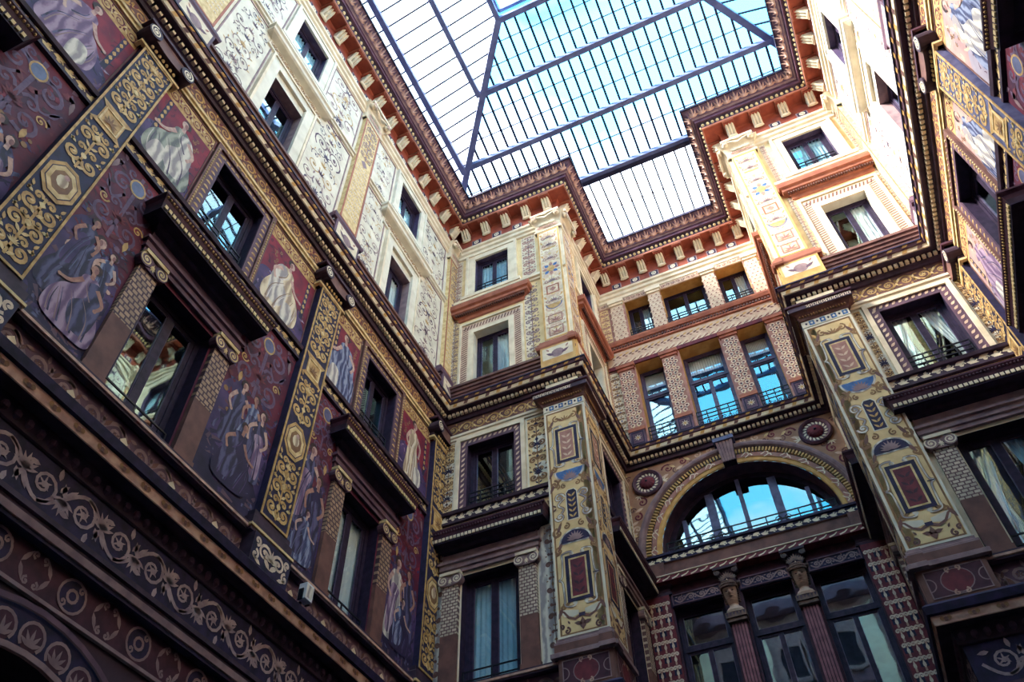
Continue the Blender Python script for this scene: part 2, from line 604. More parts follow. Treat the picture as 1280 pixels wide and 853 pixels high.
Z_LR = [(0, 'plaster_dark'), (9.0, 'crimson_deep'), (13.0, 'crimson'), (15.3, 'ochre_dark'), (16.3, 'brown'), (17.1, 'cream_pale')]
Z_B = [(0, 'plaster_dark'), (6.9, 'brown_dark'), (9.0, 'cream'), (16.3, 'brown'), (17.1, 'cream_warm')]
Z_C = [(0, 'plaster_dark'), (9.0, 'maroon_dark'), (12.3, 'brown'), (13.0, 'tan'), (16.3, 'pink'), (23.0, 'cream_warm')]
WALL_OBJ = {}
WNAME = {'L': 'wall_left', 'B': 'wall_end_left', 'S1': 'wall_recess_left', 'C': 'wall_recess_end', 'S2': 'wall_recess_right',
         'B2': 'wall_end_right', 'R': 'wall_right'}
WLABEL = {'L': 'long left court wall painted with crimson frescoes below and pale panels above',
          'B': 'narrow cream painted wall joining the left wall to the recess',
          'S1': 'recess side wall in shade beside the narrow left pier',
          'C': 'pink end wall of the recess holding the big arch',
          'S2': 'recess side wall seen edge-on beside the sunlit pier',
          'B2': 'sunlit cream painted wall between recess and right wall',
          'R': 'steeply foreshortened right court wall, bleached by sun at top'}
ARCHES = [-1.4, 3.87, 8.92]
for w in WALLS:
    op = std_open(w)
    zn = Z_LR if w in 'LR' else Z_C if w == 'C' else Z_B
    if w == 'C':
        op += [(a, b, 16.62, 19.8) for a, b in C_TALL] + [(a, b, 20.95, 22.85) for a, b in C_TOP]
        op += [(a, b, 8.0, 11.72) for a, b in C_LOW] + [(CX - ARCH_R, CX + ARCH_R, ARCH_Z, ARCH_Z + ARCH_R)]
    if w == 'L':
        op += [(u - 1.75, u + 1.75, 0.0, 5.85) for u in ARCHES]
    mb = wall_mesh(w, op, zn, WNAME[w])
    if w == 'C':      # spandrels round the arch
        for sd in (-1, 1):
            K = 16
            for i in range(K):
                a, b = pi / 2 * i / K, pi / 2 * (i + 1) / K
                pa = (CX + sd * ARCH_R * cos(a), ARCH_Z + ARCH_R * sin(a))
                pb = (CX + sd * ARCH_R * cos(b), ARCH_Z + ARCH_R * sin(b))
                cor = (CX + sd * ARCH_R, ARCH_Z + ARCH_R)
                mb.poly([pa, pb, cor], 0, 'tan')
    if w == 'L':
        for u in ARCHES:
            K = 12
            zc, r = 4.1, 1.75
            for sd in (-1, 1):
                for i in range(K):
                    a, b = pi / 2 * i / K, pi / 2 * (i + 1) / K
                    mb.poly([(u + sd * r * cos(a), zc + r * sin(a)), (u + sd * r * cos(b), zc + r * sin(b)), (u + sd * r, zc + r)], 0, 'plaster_dark')
            mb.box(u - 1.85, u + 1.85, -2.2, -.02, -.1, 5.95, 'room_dark')
            del mb.f[-6], mb.m[-6]
    _, u0, u1, _, _ = WALLS[w]
    o = new(WNAME[w], mb.mesh(WNAME[w], u0, 0), None, wall_loc(w, u0, 0), WALLS[w][0])
    WALL_OBJ[w] = tag(o, WLABEL[w], 'wall', None, 'structure')


def on_wall(w, name, mb, label=None):
    """a painted piece of a wall, drawn in wall coordinates"""
    u0 = WALLS[w][1]
    o = new(name, mb.mesh(name, u0, 0), WALL_OBJ[w], (0, 0, 0), 0, label)
    o['kind'] = 'stuff'
    return o


fl = MB()
fl.p([(XL - 1, 12, 0), (XR + 1, 12, 0), (XR + 1, -16, 0), (XL - 1, -16, 0)], 'paving')
tag(new('floor', fl.mesh('floor')), 'grey stone paving of the court floor', 'floor', None, 'structure')
rw = MB()
for a, b, m in ((0, 6.9, 'plaster_dark'), (6.9, 9, 'brown_dark'), (9, 16.3, 'stone_violet'), (16.3, 17.1, 'brown'), (17.1, 28.2, 'stone_violet')):
    rw.p([(XR, 7.6, a), (XL, 7.6, a), (XL, 7.6, b), (XR, 7.6, b)], m)
for z, d in ((8.3, .3), (12.9, .15), (16.2, .4), (20.6, .12), (24.6, .7)):
    rw.box(XL, XR, 7.6 - d, 7.6, z - .2, z + .2, 'brown_violet')
for c in (-6.9, -4.0, 1.3, 4.2):
    rw.box(c - .4, c + .4, 7.4, 7.6, 9, 24, 'cream_pale')
for c in (-5.45, -2.6, -1.3, 0, 2.75):
    for z0, z1 in ((9.1, 11.5), (13.2, 15.0), (17.2, 19.3), (21, 22.8)):
        rw.box(c - .5, c + .5, 7.55, 7.6, z0, z1, 'room_dark')
        rw.frame(c - .7, c + .7, z0 - .1, z1 + .2, .2, 7.48, 7.6, 'stone_violet')
tag(new('wall_rear', rw.mesh('wall_rear')), 'plain rear wall of the court behind the viewer', 'wall', None, 'structure')

# ------------------------------------------------------------------ cornices and courses (one per wall and level)
TRIM = [0]
CORN = {'L': 'of the long fresco wall', 'B': 'over the narrow wall next to the frescoes', 'S1': 'along the shaded recess side behind the narrow pier',
        'C': 'across the recess above the arch wall', 'S2': 'along the recess side behind the sunlit pier', 'B2': 'over the sunlit end wall',
        'R': 'of the foreshortened sunlit wall opposite the frescoes'}


def trim(parts, w, z, label, cat):
    """parts: (name, MB or mesh, parent index, (u, z) or None)"""
    TRIM[0] += 1
    u0 = WALLS[w][1]
    out = []
    for q in parts:
        me = q[1].mesh(q[0], u0, z) if isinstance(q[1], MB) else q[1]
        out.append((q[0], me, q[2], q[3] if len(q) > 3 else None))
    return place(out, 'trim_%d' % TRIM[0], w, u0, z, label, cat, None, 'structure')


def uspan(w, n):
    _, u0, u1, e0, e1 = WALLS[w]
    return u0 - e0 * n, u1 + e1 * n


# shared pieces of the crowning cornice
def make_modillion():
    mb = MB()
    # three S-shaped ribs
    path = []
    for i in range(11):
        t = i / 10
        path.append((.10 + .30 * t + .05 * sin(2 * pi * t), -.42 + .40 * t + .05 * sin(2 * pi * t)))
    for c in (-.085, 0, .085):
        prev = None
        for i, (n, z) in enumerate(path):
            sec = [(c - .042, n - .05, z + .06), (c - .038, n, z), (c, n + .03, z - .03), (c + .038, n, z), (c + .042, n - .05, z + .06)]
            if prev:
                for j in range(4):
                    mb.p([prev[j], prev[j + 1], sec[j + 1], sec[j]], 'cream')
            else:
                mb.p(sec[::-1], 'cream')
            prev = sec
        mb.p(prev, 'cream')
    for sd in (-1, 1):
        for a, b in zip(path, path[1:]):
            mb.p([(sd * .128, a[0], a[1]), (sd * .128, b[0], b[1]), (sd * .128, b[0] - .08, min(b[1] + .2, 0)), (sd * .128, a[0] - .1, min(a[1] + .2, 0))], 'cream')
    mb.egg(0, .10, -.42, .15, .07, .07, 'cream', 6, 6)
    ab = MB()
    ab.box(-.17, .17, 0, .46, -.06, 0.0, 'terracotta')
    ab.box(-.15, .15, 0, .42, -.10, -.06, 'red_soffit')
    return mb.mesh('modillion'), ab.mesh('abacus')


MOD, ABA = make_modillion()


def make_metope():
    mb = MB()
    mb.box(-.16, .16, 0, .03, -.13, .13, 'stone_violet')
    mb.rect(-.13, .13, -.10, .10, .033, 'navy')
    mb.ring(0, 0, .05, .085, .04, 'cream', 12)
    mb.disc(0, 0, .03, .04, 'cream', 8)
    return mb.mesh('rosette_panel')


MET = make_metope()


def make_sima_leaf():
    """palmette of five ridged lobes curling forward, with a bud between leaves"""
    mb = MB()

    def surf(z, lift=0.0):                       # the sima's own curve
        t = max(0, min(1, z / .27))
        return -.01 + .17 * t ** 1.6 + lift
    for a, l, w in ((-1.05, .15, .055), (-.5, .22, .06), (0, .27, .07), (.5, .22, .06), (1.05, .15, .055)):
        ax, az = sin(a), cos(a)
        for s0, s1, w0, w1 in ((0, .45, .25, 1), (.45, .8, 1, .8), (.8, 1, .8, .1)):
            p0, p1 = (ax * l * s0, az * l * s0), (ax * l * s1, az * l * s1)
            for sg in (-1, 1):
                e0 = (p0[0] + sg * az * w * w0 * .5, p0[1] - sg * ax * w * w0 * .5)
                e1 = (p1[0] + sg * az * w * w1 * .5, p1[1] - sg * ax * w * w1 * .5)
                mb.p([(p0[0], surf(p0[1], .05), p0[1]), (p1[0], surf(p1[1], .055), p1[1]), (e1[0], surf(e1[1], .012), e1[1]), (e0[0], surf(e0[1], .012), e0[1])], 'leaf_taupe')
    return mb.mesh('acanthus_leaf')


LEAF = make_sima_leaf()


def vis(w):
    a, b = WALLS[w][1:3]
    return (max(a, -3.0) if w == 'L' else a), (min(b, 3.0) if w == 'R' else b)


def eggs(mb, w, n, z, pitch, ru, rn, rz, m, um=None):
    a, b = uspan(w, n)
    if um is not None:
        a, b = max(a, um[0]), min(b, um[1])
    k = max(1, round((b - a) / pitch))
    for i in range(k):
        mb.egg(a + (b - a) * (i + .5) / k, n, z, ru, rn, rz, m, 4, 3)


def dentils(mb, w, n0, n1, z0, z1, pitch, m):
    a, b = uspan(w, n1)
    k = max(1, round((b - a) / pitch))
    for i in range(k):
        c = a + (b - a) * (i + .5) / k
        mb.box(c - pitch * .3, c + pitch * .3, n0, n1, z0, z1, m)


def top_cornice(w):
    a, b = WALLS[w][1:3]
    P = []
    bed = MB()
    bed.sweep(w, [(0, 23.02), (.05, 23.05), (.05, 23.16), (.10, 23.20), (.10, 23.32), (.15, 23.36), (.16, 23.44), (.06, 23.50)], 'cream')
    P.append(('bed_moulding', bed, None))
    fr = MB()
    fr.sweep(w, [(.06, 23.50), (.06, 24.30)], 'red_soffit')
    fr.sweep(w, [(.06, 24.30), (.10, 24.36), (.44, 24.36)], 'red_soffit')
    P.append(('red_soffit', fr, None))
    ed = MB()
    ed.sweep(w, [(.44, 24.36), (.44, 24.33), (.475, 24.33), (.475, 24.41)], 'terracotta')
    P.append(('soffit_edge', ed, None))
    eg = MB()
    eg.sweep(w, [(.475, 24.41), (.475, 24.44), (.50, 24.56), (.56, 24.60)], 'brown_dark')
    P.append(('ovolo', eg, None))
    ee = MB()
    eggs(ee, w, .485, 24.51, .15, .05, .05, .075, 'gold_pale')
    P.append(('egg_course', ee, 3))
    cy = MB()
    cy.sweep(w, [(.56, 24.60), (.60, 24.60), (.60, 24.70), (.64, 24.72)], 'plum_moulding')
    cy.sweep(w, [(.64, 24.72), (.64, 24.76), (.68, 24.77)], 'stone_violet')
    P.append(('corona', cy, None))
    sm = MB()
    sm.sweep(w, [(.68, 24.77), (.70, 24.78), (.70, 24.84), (.74, 24.94), (.82, 25.04), (.86, 25.07)], 'brown_violet')
    P.append(('sima', sm, None))
    lp = MB()
    lp.sweep(w, [(.86, 25.07), (.904, 25.07), (.904, 25.17), (.80, 25.25), (0, 25.30)], 'navy')
    P.append(('dark_lip', lp, None))
    ua, ub = uspan(w, .70)
    k = max(1, round((ub - ua) / .27))
    for i in range(k):
        P.append(('acanthus_leaf', LEAF, 6, (ua + (ub - ua) * (i + .5) / k - a, .0 + 24.80 - 23.0)))
    ma, mb_ = uspan(w, .10)
    pitch = .69 if w not in ('B2', 'R') else .75
    k = max(1, round((mb_ - ma) / pitch))
    for i in range(k):
        c = ma + (mb_ - ma) * (i + .5) / k - a
        P.append(('modillion', MOD, None, (c, 24.35 - 23.0)))
        P.append(('abacus', ABA, len(P) - 1, (0, 0)))
        if i < k - 1:
            P.append(('rosette_panel', MET, None, (c + (mb_ - ma) / k / 2, 23.68 - 23.0)))
    # metopes and leaves are modelled flush with the wall; bring them out to their course
    r = trim(P, w, 23.0, 'red and cream crowning cornice with scroll brackets ' + CORN[w], 'cornice')
    for o in r.children:
        if o.name.startswith('rosette_panel'):
            o.location.y = -.06
        if o.name.startswith('sima'):
            for q in o.children:
                q.location.y = -.70
    return r


def mid_cornice(w):
    P = []
    a, b = WALLS[w][1:3]
    dark = w in 'LR'
    ar = MB()
    ar.sweep(w, [(0, 15.26), (.05, 15.27), (.05, 15.33), (.08, 15.35), (.08, 15.42), (.03, 15.44)], 'cream' if not dark else 'gold_pale')
    if w != 'C':
        P.append(('architrave', ar, None))
    fz = MB()
    fz.sweep(w, [(.03, 15.44), (.03, 15.86)], 'brown')
    if w != 'C':
        P.append(('frieze', fz, None))
    if w != 'C':
        sc = MB()
        x0, x1 = a + .12, b - .12
        sc.rinceau(x0, x1, 15.47, 15.83, .036, 'gold' if not dark else 'ochre', 'maroon' if dark else 'gold_pale', .10)
        P.append(('painted_scrollwork', sc, 1))
    bd = MB()
    bd.sweep(w, [(0, 15.86), (.08, 15.87), (.10, 15.95), (.13, 15.97), (.13, 16.07), (.22, 16.09)], 'brown_dark')
    P.append(('bed_moulding', bd, None))
    dn = MB()
    dentils(dn, w, .13, .20, 15.98, 16.06, .115, 'cream')
    P.append(('dentil_course', dn, None))
    co = MB()
    co.sweep(w, [(.22, 16.09), (.30, 16.09), (.30, 16.11)], 'brown_dark')
    co.sweep(w, [(.30, 16.11), (.32, 16.12), (.34, 16.22)], 'cream')
    co.sweep(w, [(.34, 16.22), (.37, 16.23), (.40, 16.30)], 'brown_violet')
    P.append(('corona', co, None))
    sp = MB()
    c0, c1 = uspan(w, .34)
    k = max(1, round((c1 - c0) / .30))
    for i in range(k):
        c = c0 + (c1 - c0) * (i + .5) / k
        sp.p([(c - .07, .327, 16.13), (c + .03, .327, 16.13), (c + .07, .348, 16.21), (c - .03, .348, 16.21)], 'brown' if i % 2 else 'ochre')
        sp.p([(c - .03, .385, 16.245), (c + .07, .385, 16.245), (c + .11, .405, 16.29), (c + .01, .405, 16.29)], 'ochre')
    P.append(('painted_spots', sp, len(P) - 1))
    lp = MB()
    lp.sweep(w, [(.40, 16.30), (.42, 16.30), (.42, 16.34), (.30, 16.40), (0, 16.44)], 'navy')
    P.append(('dark_lip', lp, None))
    if w != 'C':
        bs = MB()
        bs.sweep(w, [(0, 16.40), (.06, 16.42), (.06, 16.82), (.09, 16.84), (.09, 16.92), (.13, 16.94), (.13, 17.02), (.17, 17.04), (.17, 17.12), (0, 17.16)],
                 'brown')
        P.append(('base_moulding', bs, None))
    return trim(P, w, 15.2, 'dark dentil cornice with painted frieze at mid height ' + CORN[w], 'cornice')


def string_course(w):
    P = []
    a, b = WALLS[w][1:3]
    dk = MB()
    dk.sweep(w, [(0, 12.78), (.06, 12.80), (.06, 12.86), (.03, 12.87), (.03, 13.03), (.08, 13.04), (.10, 13.11), (0, 13.13)], 'brown_dark')
    P.append(('moulding', dk, None))
    sc = MB()
    k = round((b - a - .2) / .21)
    m1 = 'gold_pale' if w in 'LR' else 'cream'
    for i in range(k):
        c = a + .1 + (b - a - .2) * (i + .5) / k
        s = 1 if i % 2 else -1
        sc.leaf(c - .1, 12.95, s * .35, .22, .11, .034, m1)
        sc.leaf(c - .02, 12.95, -s * 1.0, .10, .07, .035, m1)
        sc.spiral(c + .04, 12.95 - s * .02, .05, 0, 1, s, .025, .015, .035, m1, k=7)
    P.append(('painted_leaf_band', sc, 0))
    return trim(P, w, 12.7, 'narrow leaf-painted string course below the railed windows ' + CORN[w], 'string course')


def low_entablature(w):
    P = []
    a, b = WALLS[w][1:3]
    dark = w in 'LR'
    sl = MB()
    sl.sweep(w, [(.05, 8.90), (.14, 8.92), (.14, 8.95)], 'brown_dark')
    sl.sweep(w, [(.14, 8.95), (.16, 8.96), (.16, 9.00)], 'leaf_taupe')
    sl.sweep(w, [(.16, 9.00), (.16, 9.03), (0, 9.06)], 'brown_dark')
    P.append(('sill_moulding', sl, None))
    bd = MB()
    bd.sweep(w, [(.03, 8.42), (.03, 8.90)], 'brown_violet')
    P.append(('relief_band', bd, None))
    sc = MB()
    x0, x1 = vis(w)[0] + .1, vis(w)[1] - .1
    sc.rinceau(x0, x1, 8.46, 8.87, .036, 'stone_violet', 'brown', .14)
    for i in range(int((x1 - x0) / .9)):
        c = x0 + .45 + i * .9
        sc.poly([(c - .07, 8.67), (c, 8.60), (c + .07, 8.67), (c, 8.74)], .041, 'cream')
    P.append(('painted_scrollwork', sc, 1))
    dk = MB()
    dk.sweep(w, [(.10, 8.05), (.28, 8.05)], 'brown_dark')
    dk.sweep(w, [(.30, 8.20), (.34, 8.22), (.36, 8.34), (.30, 8.40), (.03, 8.42)], 'navy')
    P.append(('dark_ledge', dk, None))
    st = MB()
    st.sweep(w, [(.28, 8.05), (.29, 8.06), (.30, 8.20)], 'leaf_taupe')
    P.append(('rosette_fascia', st, None))
    rs = MB()
    c0, c1 = uspan(w, .3)
    c0, c1 = (max(c0, vis(w)[0]) if w == 'L' else c0), (min(c1, vis(w)[1]) if w == 'R' else c1)
    k = max(1, round((c1 - c0) / .37))
    for i in range(k):
        c = c0 + (c1 - c0) * (i + .5) / k
        for d in (-.05, 0, .05):
            rs.disc(c + d, 8.125 + (.012 if d else 0), .034, .303, 'ochre_dark' if d else 'brown', 8)
    P.append(('rosettes', rs, 4))
    eg = MB()
    eg.sweep(w, [(.05, 7.80), (.07, 7.82), (.10, 8.05)], 'brown_dark')
    eggs(eg, w, .075, 7.93, .17, .055, .05, .075, 'brown_violet')
    P.append(('egg_course', eg, None))
    sb = MB()
    sb.sweep(w, [(.04, 7.18), (.04, 7.80)], 'navy')
    P.append(('scroll_frieze', sb, None))
    ss = MB()
    ss.rinceau(x0, x1, 7.22, 7.77, .046, 'scroll_grey', 'scroll_grey', .085, None)
    k = max(1, round((x1 - x0) / (1.05 * .55)))
    for i in range(k):
        ss.palm(x0 + (x1 - x0) * (i + 1) / k, 7.49, pi / 2 if i % 2 else -pi / 2, .22, .05, 'scroll_grey', 7, 2.4)
    P.append(('painted_scrollwork', ss, len(P) - 1))
    lo = MB()
    lo.sweep(w, [(.02, 6.86), (.12, 6.88), (.12, 6.92)], 'navy')
    lo.sweep(w, [(.12, 6.92), (.14, 6.93), (.15, 7.01)], 'stone_violet')
    lo.sweep(w, [(.15, 7.01), (.10, 7.03), (.10, 7.08), (.13, 7.10), (.13, 7.16), (.04, 7.18)], 'brown_dark')
    P.append(('lower_moulding', lo, None))
    rb = MB()
    rb.sweep(w, [(0, 6.38), (.04, 6.39), (.04, 6.43)], 'stone_violet')
    rb.sweep(w, [(.04, 6.43), (.02, 6.44), (.02, 6.86)], 'maroon_dark')
    P.append(('roundel_band', rb, None))
    rr = MB()
    k = max(1, round((x1 - x0) / .52))
    for i in range(k):
        c = x0 + (x1 - x0) * (i + .5) / k
        if i % 2:
            rr.disc(c, 6.65, .19, .024, 'navy', 16)
            rr.ring(c, 6.65, .165, .195, .027, 'stone_violet', 18)
            rr.ring(c, 6.65, .05, .085, .029, 'stone_violet', 10)
            rr.spiral(c + .09, 6.75, .06, 0, 1.2, 1, .03, .02, .03, 'stone_violet', k=8)
            rr.spiral(c - .09, 6.55, .06, pi, 1.2, 1, .03, .02, .03, 'stone_violet', k=8)
        else:
            for sd in (-1, 1):
                rr.leaf(c - .2 * sd, 6.65, pi / 2 - sd * .5, .2, .06, .027, 'stone_violet')
                rr.leaf(c - .2 * sd, 6.65, -pi / 2 + sd * .5, .2, .06, .027, 'stone_violet')
                rr.spiral(c + sd * .06, 6.80, .05, -pi / 2, 1.2, sd, .03, .02, .028, 'stone_violet', k=8)
                rr.spiral(c + sd * .06, 6.50, .05, pi / 2, 1.2, -sd, .03, .02, .028, 'stone_violet', k=8)
    P.append(('painted_roundels', rr, len(P) - 1))
    return trim(P, w, 6.3, 'dark stacked entablature with scroll frieze under the tall windows ' + CORN[w], 'entablature')


for w in WALLS:
    top_cornice(w)
    mid_cornice(w)
    if w != 'C':
        string_course(w)
        low_entablature(w)

# ground floor arches of the fresco wall: a painted palmette band
for i, u in enumerate(ARCHES):
    mb = MB()
    zc = 4.1
    K = 24
    for j in range(K):
        a, b = pi * j / K, pi * (j + 1) / K
        for r0, r1, n, m in ((1.75, 1.81, .05, 'stone_violet'), (1.81, 2.18, .03, 'navy'), (2.18, 2.24, .06, 'brown_violet')):
            mb.p([(u + r0 * cos(a), n, zc + r0 * sin(a)), (u + r1 * cos(a), n, zc + r1 * sin(a)), (u + r1 * cos(b), n, zc + r1 * sin(b)), (u + r0 * cos(b), n, zc + r0 * sin(b))], m)
    K = 17
    for j in range(K):
        a = pi * (j + .5) / K
        cu, cz = u + 1.95 * cos(a), zc + 1.95 * sin(a)
        mb.disc(cu, cz, .15, .034, 'maroon_dark', 12)
        mb.ring(cu, cz, .13, .165, .037, 'stone_violet', 12, a - 2.4, a + 2.4)
        mb.palm(u + 1.85 * cos(a), zc + 1.85 * sin(a), a, .19, .04, 'stone_violet', 5, 2.2)
    place([('archivolt', mb.mesh('archivolt', u, 4.1), None, None)], 'archivolt', 'L', u, 4.1,
          ['palmette-painted arch band at the far corner of the fresco wall base', 'palmette-painted arch band in the bottom left picture corner',
           'palmette-painted ground arch band below the curtained fresco-wall window'][i] if i else 'palmette-painted ground arch band beside the viewer, out of view',
          'arch', 'palmette arch bands of the ground floor')


# ------------------------------------------------------------------ windows
def glazing(P, h, z0, z1, zb, leaves=2, transom=None, curtain=None, reveal='wood', frame='wood', depth=.28, uc=0.0, fw=.07, sash=.065, cmat='curtain'):
    """reveal, dark room behind, frame, sashes with panes, curtains; appended to the part list P (base height zb)"""
    rv = MB()
    u0, u1 = uc - h, uc + h
    rv.p([(u0, 0, z0), (u0, 0, z1), (u0, -depth - .04, z1), (u0, -depth - .04, z0)], reveal)
    rv.p([(u1, 0, z1), (u1, 0, z0), (u1, -depth - .04, z0), (u1, -depth - .04, z1)], reveal)
    rv.p([(u0, 0, z1), (u1, 0, z1), (u1, -depth - .04, z1), (u0, -depth - .04, z1)], reveal)
    rv.p([(u1, 0, z0), (u0, 0, z0), (u0, -depth - .04, z0), (u1, -depth - .04, z0)], reveal)
    P.append(('reveal', rv.mesh('reveal', 0, zb), None, None))
    rm = MB()
    d0, d1 = -depth - .04, -depth - 1.0
    rm.rect(u0, u1, z0, z1, d1, 'room_dark')
    for a, b in (((u0, z0), (u0, z1)), ((u1, z0), (u1, z1)), ((u0, z0), (u1, z0)), ((u0, z1), (u1, z1))):
        rm.p([(a[0], d0, a[1]), (b[0], d0, b[1]), (b[0], d1, b[1]), (a[0], d1, a[1])], 'room_dark')
    P.append(('dark_room', rm.mesh('dark_room', 0, zb), None, None))
    fr = MB()
    fr.frame(u0, u1, z0, z1, fw, -depth - .04, -depth + .05, frame)
    if transom:
        fr.box(u0, u1, -depth - .03, -depth + .06, transom - .05, transom + .05, frame)
    P.append(('window_frame', fr.mesh('window_frame', 0, zb), None, None))
    zt = (transom - .05) if transom else z1 - fw
    spans = []
    iw = (u1 - u0 - 2 * fw) / leaves
    for i in range(leaves):
        spans.append((u0 + fw + iw * i, u0 + fw + iw * (i + 1), z0 + fw, zt))
    if transom:
        spans.append((u0 + fw, u1 - fw, transom + .05, z1 - fw))
    for a, b, c, d in spans:
        sm = MB()
        sm.frame(a, b, c, d, sash, -depth - .02, -depth + .03, frame)
        sm.frame(a + sash, b - sash, c + sash, d - sash, .012, -depth - .01, -depth + .02, 'wood_light')
        P.append(('sash', sm.mesh('sash', 0, zb), None, None))
        k = len(P) - 1
        pm = MB()
        pm.rect(a + sash * .8, b - sash * .8, c + sash * .8, d - sash * .8, -depth, 'window_glass')
        P.append(('pane', pm.mesh('pane', 0, zb), k, None))
    if curtain:
        ct = z1 - fw if curtain != 'drawn' else z1 - fw - .02
        for sd, (a, b) in enumerate(((u0 + fw * .6, uc - .02), (uc + .02, u1 - fw * .6))):
            cm = MB()
            K = 30
            prev = None
            for i in range(K + 1):
                t = i / K
                col = []
                for zz in (0, .25, .5, .75, 1):
                    if curtain == 'open':        # swept towards the jamb
                        q = .30 + .70 * abs(zz - .25) if zz > .25 else .30 + .12 * (.25 - zz)
                        q = min(q, .8)
                        x = a + (b - a) * t * q if sd == 0 else b - (b - a) * (1 - t) * q
                    elif curtain == 'one' and sd == 1:
                        x = b - (b - a) * (1 - t) * .95
                    elif curtain == 'one':
                        x = a + (b - a) * t * .12
                    else:
                        x = a + (b - a) * t
                    col.append((x, -depth - .075 + .03 * sin(t * 2 * pi * 5 + sd) * (1.1 - .3 * zz), z0 + .05 + (ct - z0 - .05) * zz))
                if prev:
                    for j in range(4):
                        cm.p([prev[j], col[j], col[j + 1], prev[j + 1]], cmat)
                prev = col
            P.append(('curtain', cm.mesh('curtain', 0, zb, True), None, None, 'pleated pale curtain'))


def railing(P, h, z0, zb, kind, n=-.10, uc=0.0):
    mb = MB()
    u0, u1 = uc - h, uc + h
    if kind == 'low':
        zs = [z0 + .16, z0 + .34]
    elif kind == 'grid':
        zs = [z0 + .14, z0 + .26, z0 + .38, z0 + .5]
    else:
        zs = [z0 + .05, z0 + .34, z0 + .48, z0 + .62]
    for z in zs:
        mb.box(u0, u1, n - .012, n + .012, z - .012, z + .012, 'iron')
    for u in ((u0 + .01, uc, u1 - .01) if kind == 'low' else (u0 + .01, uc - h / 2, uc, uc + h / 2, u1 - .01)):
        mb.box(u - .013, u + .013, n - .012, n + .012, z0, zs[-1], 'iron')
    if kind != 'low':
        k = 6
        lo, hi = (z0 + .02, z0 + .13) if kind == 'grid' else (z0 + .06, z0 + .33)
        for i in range(k):
            c = u0 + (u1 - u0) * (i + .5) / k
            sg = 1 if i % 2 else -1
            r = min((hi - lo) * .45, (u1 - u0) / k * .45)
            pts = [(c + r * (1 - .8 * t / 10) * cos(sg * t * .85 + .3), n, (lo + hi) / 2 + r * (1 - .8 * t / 10) * sin(sg * t * .85 + .3)) for t in range(11)]
            mb.tube(pts, .011, 'iron', 4)
    P.append(('railing', mb.mesh('railing', 0, zb), None, None, 'black iron window railing'))


def volute_cap(mb, uc, hw, z0, z1, n0, n1, m, m2):
    """small Ionic capital: abacus, two volutes, flower between"""
    h = z1 - z0
    mb.box(uc - hw - .04, uc + hw + .04, n0, n1 + .05, z1 - .22 * h, z1, m)
    mb.box(uc - hw, uc + hw, n0, n1 + .01, z0, z1 - .22 * h, m2)
    for sd in (-1, 1):
        r = .40 * h
        cu, cz = uc + sd * (hw - r * .3), z0 + .42 * h
        mb.disc(cu, cz, r, n1 + .03, m2, 14)
        mb.spiral(cu, cz, r, pi / 2, 1.8, -sd, .22 * r, .14 * r, n1 + .034, m)
        pts = [(cu + r * cos(2 * pi * i / 14), cz + r * sin(2 * pi * i / 14)) for i in range(15)]
        for a, b in zip(pts, pts[1:]):
            mb.p([(a[0], n1 + .03, a[1]), (b[0], n1 + .03, b[1]), (b[0], n0, b[1]), (a[0], n0, a[1])], m2)
    mb.palm(uc, z0 + .3 * h, pi / 2, .3 * h, n1 + .015, m, 7, 5.5)
    mb.disc(uc, z0 + .36 * h, .09 * h, n1 + .02, m, 8)


def win_main(light, curtain, cmat='curtain'):
    zb = 9.05
    P = []
    h, z0, z1 = OPEN['main']
    glazing(P, h, z0, z1, zb, 2, None, curtain, 'wood', 'wood', .26, fw=.09, sash=.07, cmat=cmat)
    stone, plain, lt = ('stone_violet', 'brown', 'cream') if light else ('brown_violet', 'brown', 'gold_pale')
    for sd in (-1, 1):
        c = sd * .84
        jm = MB()
        jm.box(c - .20, c + .20, 0, .10, 9.06, 9.16, plain)
        jm.box(c - .18, c + .18, 0, .08, 9.16, 10.12, plain)
        P.append(('jamb_pilaster', jm.mesh('jamb_pilaster', 0, zb), None, None))
        k = len(P) - 1
        wv = MB()
        wv.box(c - .18, c + .18, 0, .082, 10.12, 11.20, 'weave_light' if light else 'weave_dark')
        P.append(('woven_shaft', wv.mesh('woven_shaft', 0, zb), k, None))
        cp = MB()
        volute_cap(cp, c, .19, 11.20, 11.50, 0, .10, lt, stone)
        P.append(('capital', cp.mesh('capital', 0, zb), k, None))
    ln = MB()
    ln.cap_prof(-1.02, 1.02, [(0, 11.50), (.06, 11.50), (.06, 11.58), (.09, 11.60), (.09, 11.70), (.13, 11.72), (.13, 11.78), (.05, 11.80), (.05, 12.0), (0, 12.0)], stone)
    P.append(('lintel', ln.mesh('lintel', 0, zb), None, None))
    hd = MB()
    hd.cap_prof(-.98, .98, [(.05, 11.98), (.12, 12.02), (.16, 12.08), (.34, 12.10), (.34, 12.13)], 'wood')
    hd.cap_prof(-.98, .98, [(.34, 12.13), (.36, 12.22)], 'brown_dark')
    hd.cap_prof(-.98, .98, [(.36, 12.22), (.38, 12.30), (.42, 12.36), (.42, 12.40), (.20, 12.46), (0, 12.48)], 'maroon_dark')
    P.append(('hood', hd.mesh('hood', 0, zb), None, None))
    k = len(P) - 1
    dn = MB()
    for i in range(30):
        c = -1.30 + 2.6 * (i + .5) / 30
        dn.box(c - .03, c + .03, .30, .365, 12.14, 12.21, lt)
    for i in range(44):
        c = -1.36 + 2.72 * (i + .5) / 44
        dn.egg(c, .385, 12.33, .022, .03, .03, 'brown_violet' if light else 'gold', 4, 3)
    P.append(('dentil_course', dn.mesh('dentil_course', 0, zb), k, None))
    railing(P, h - .02, z0, zb, 'low')
    return P


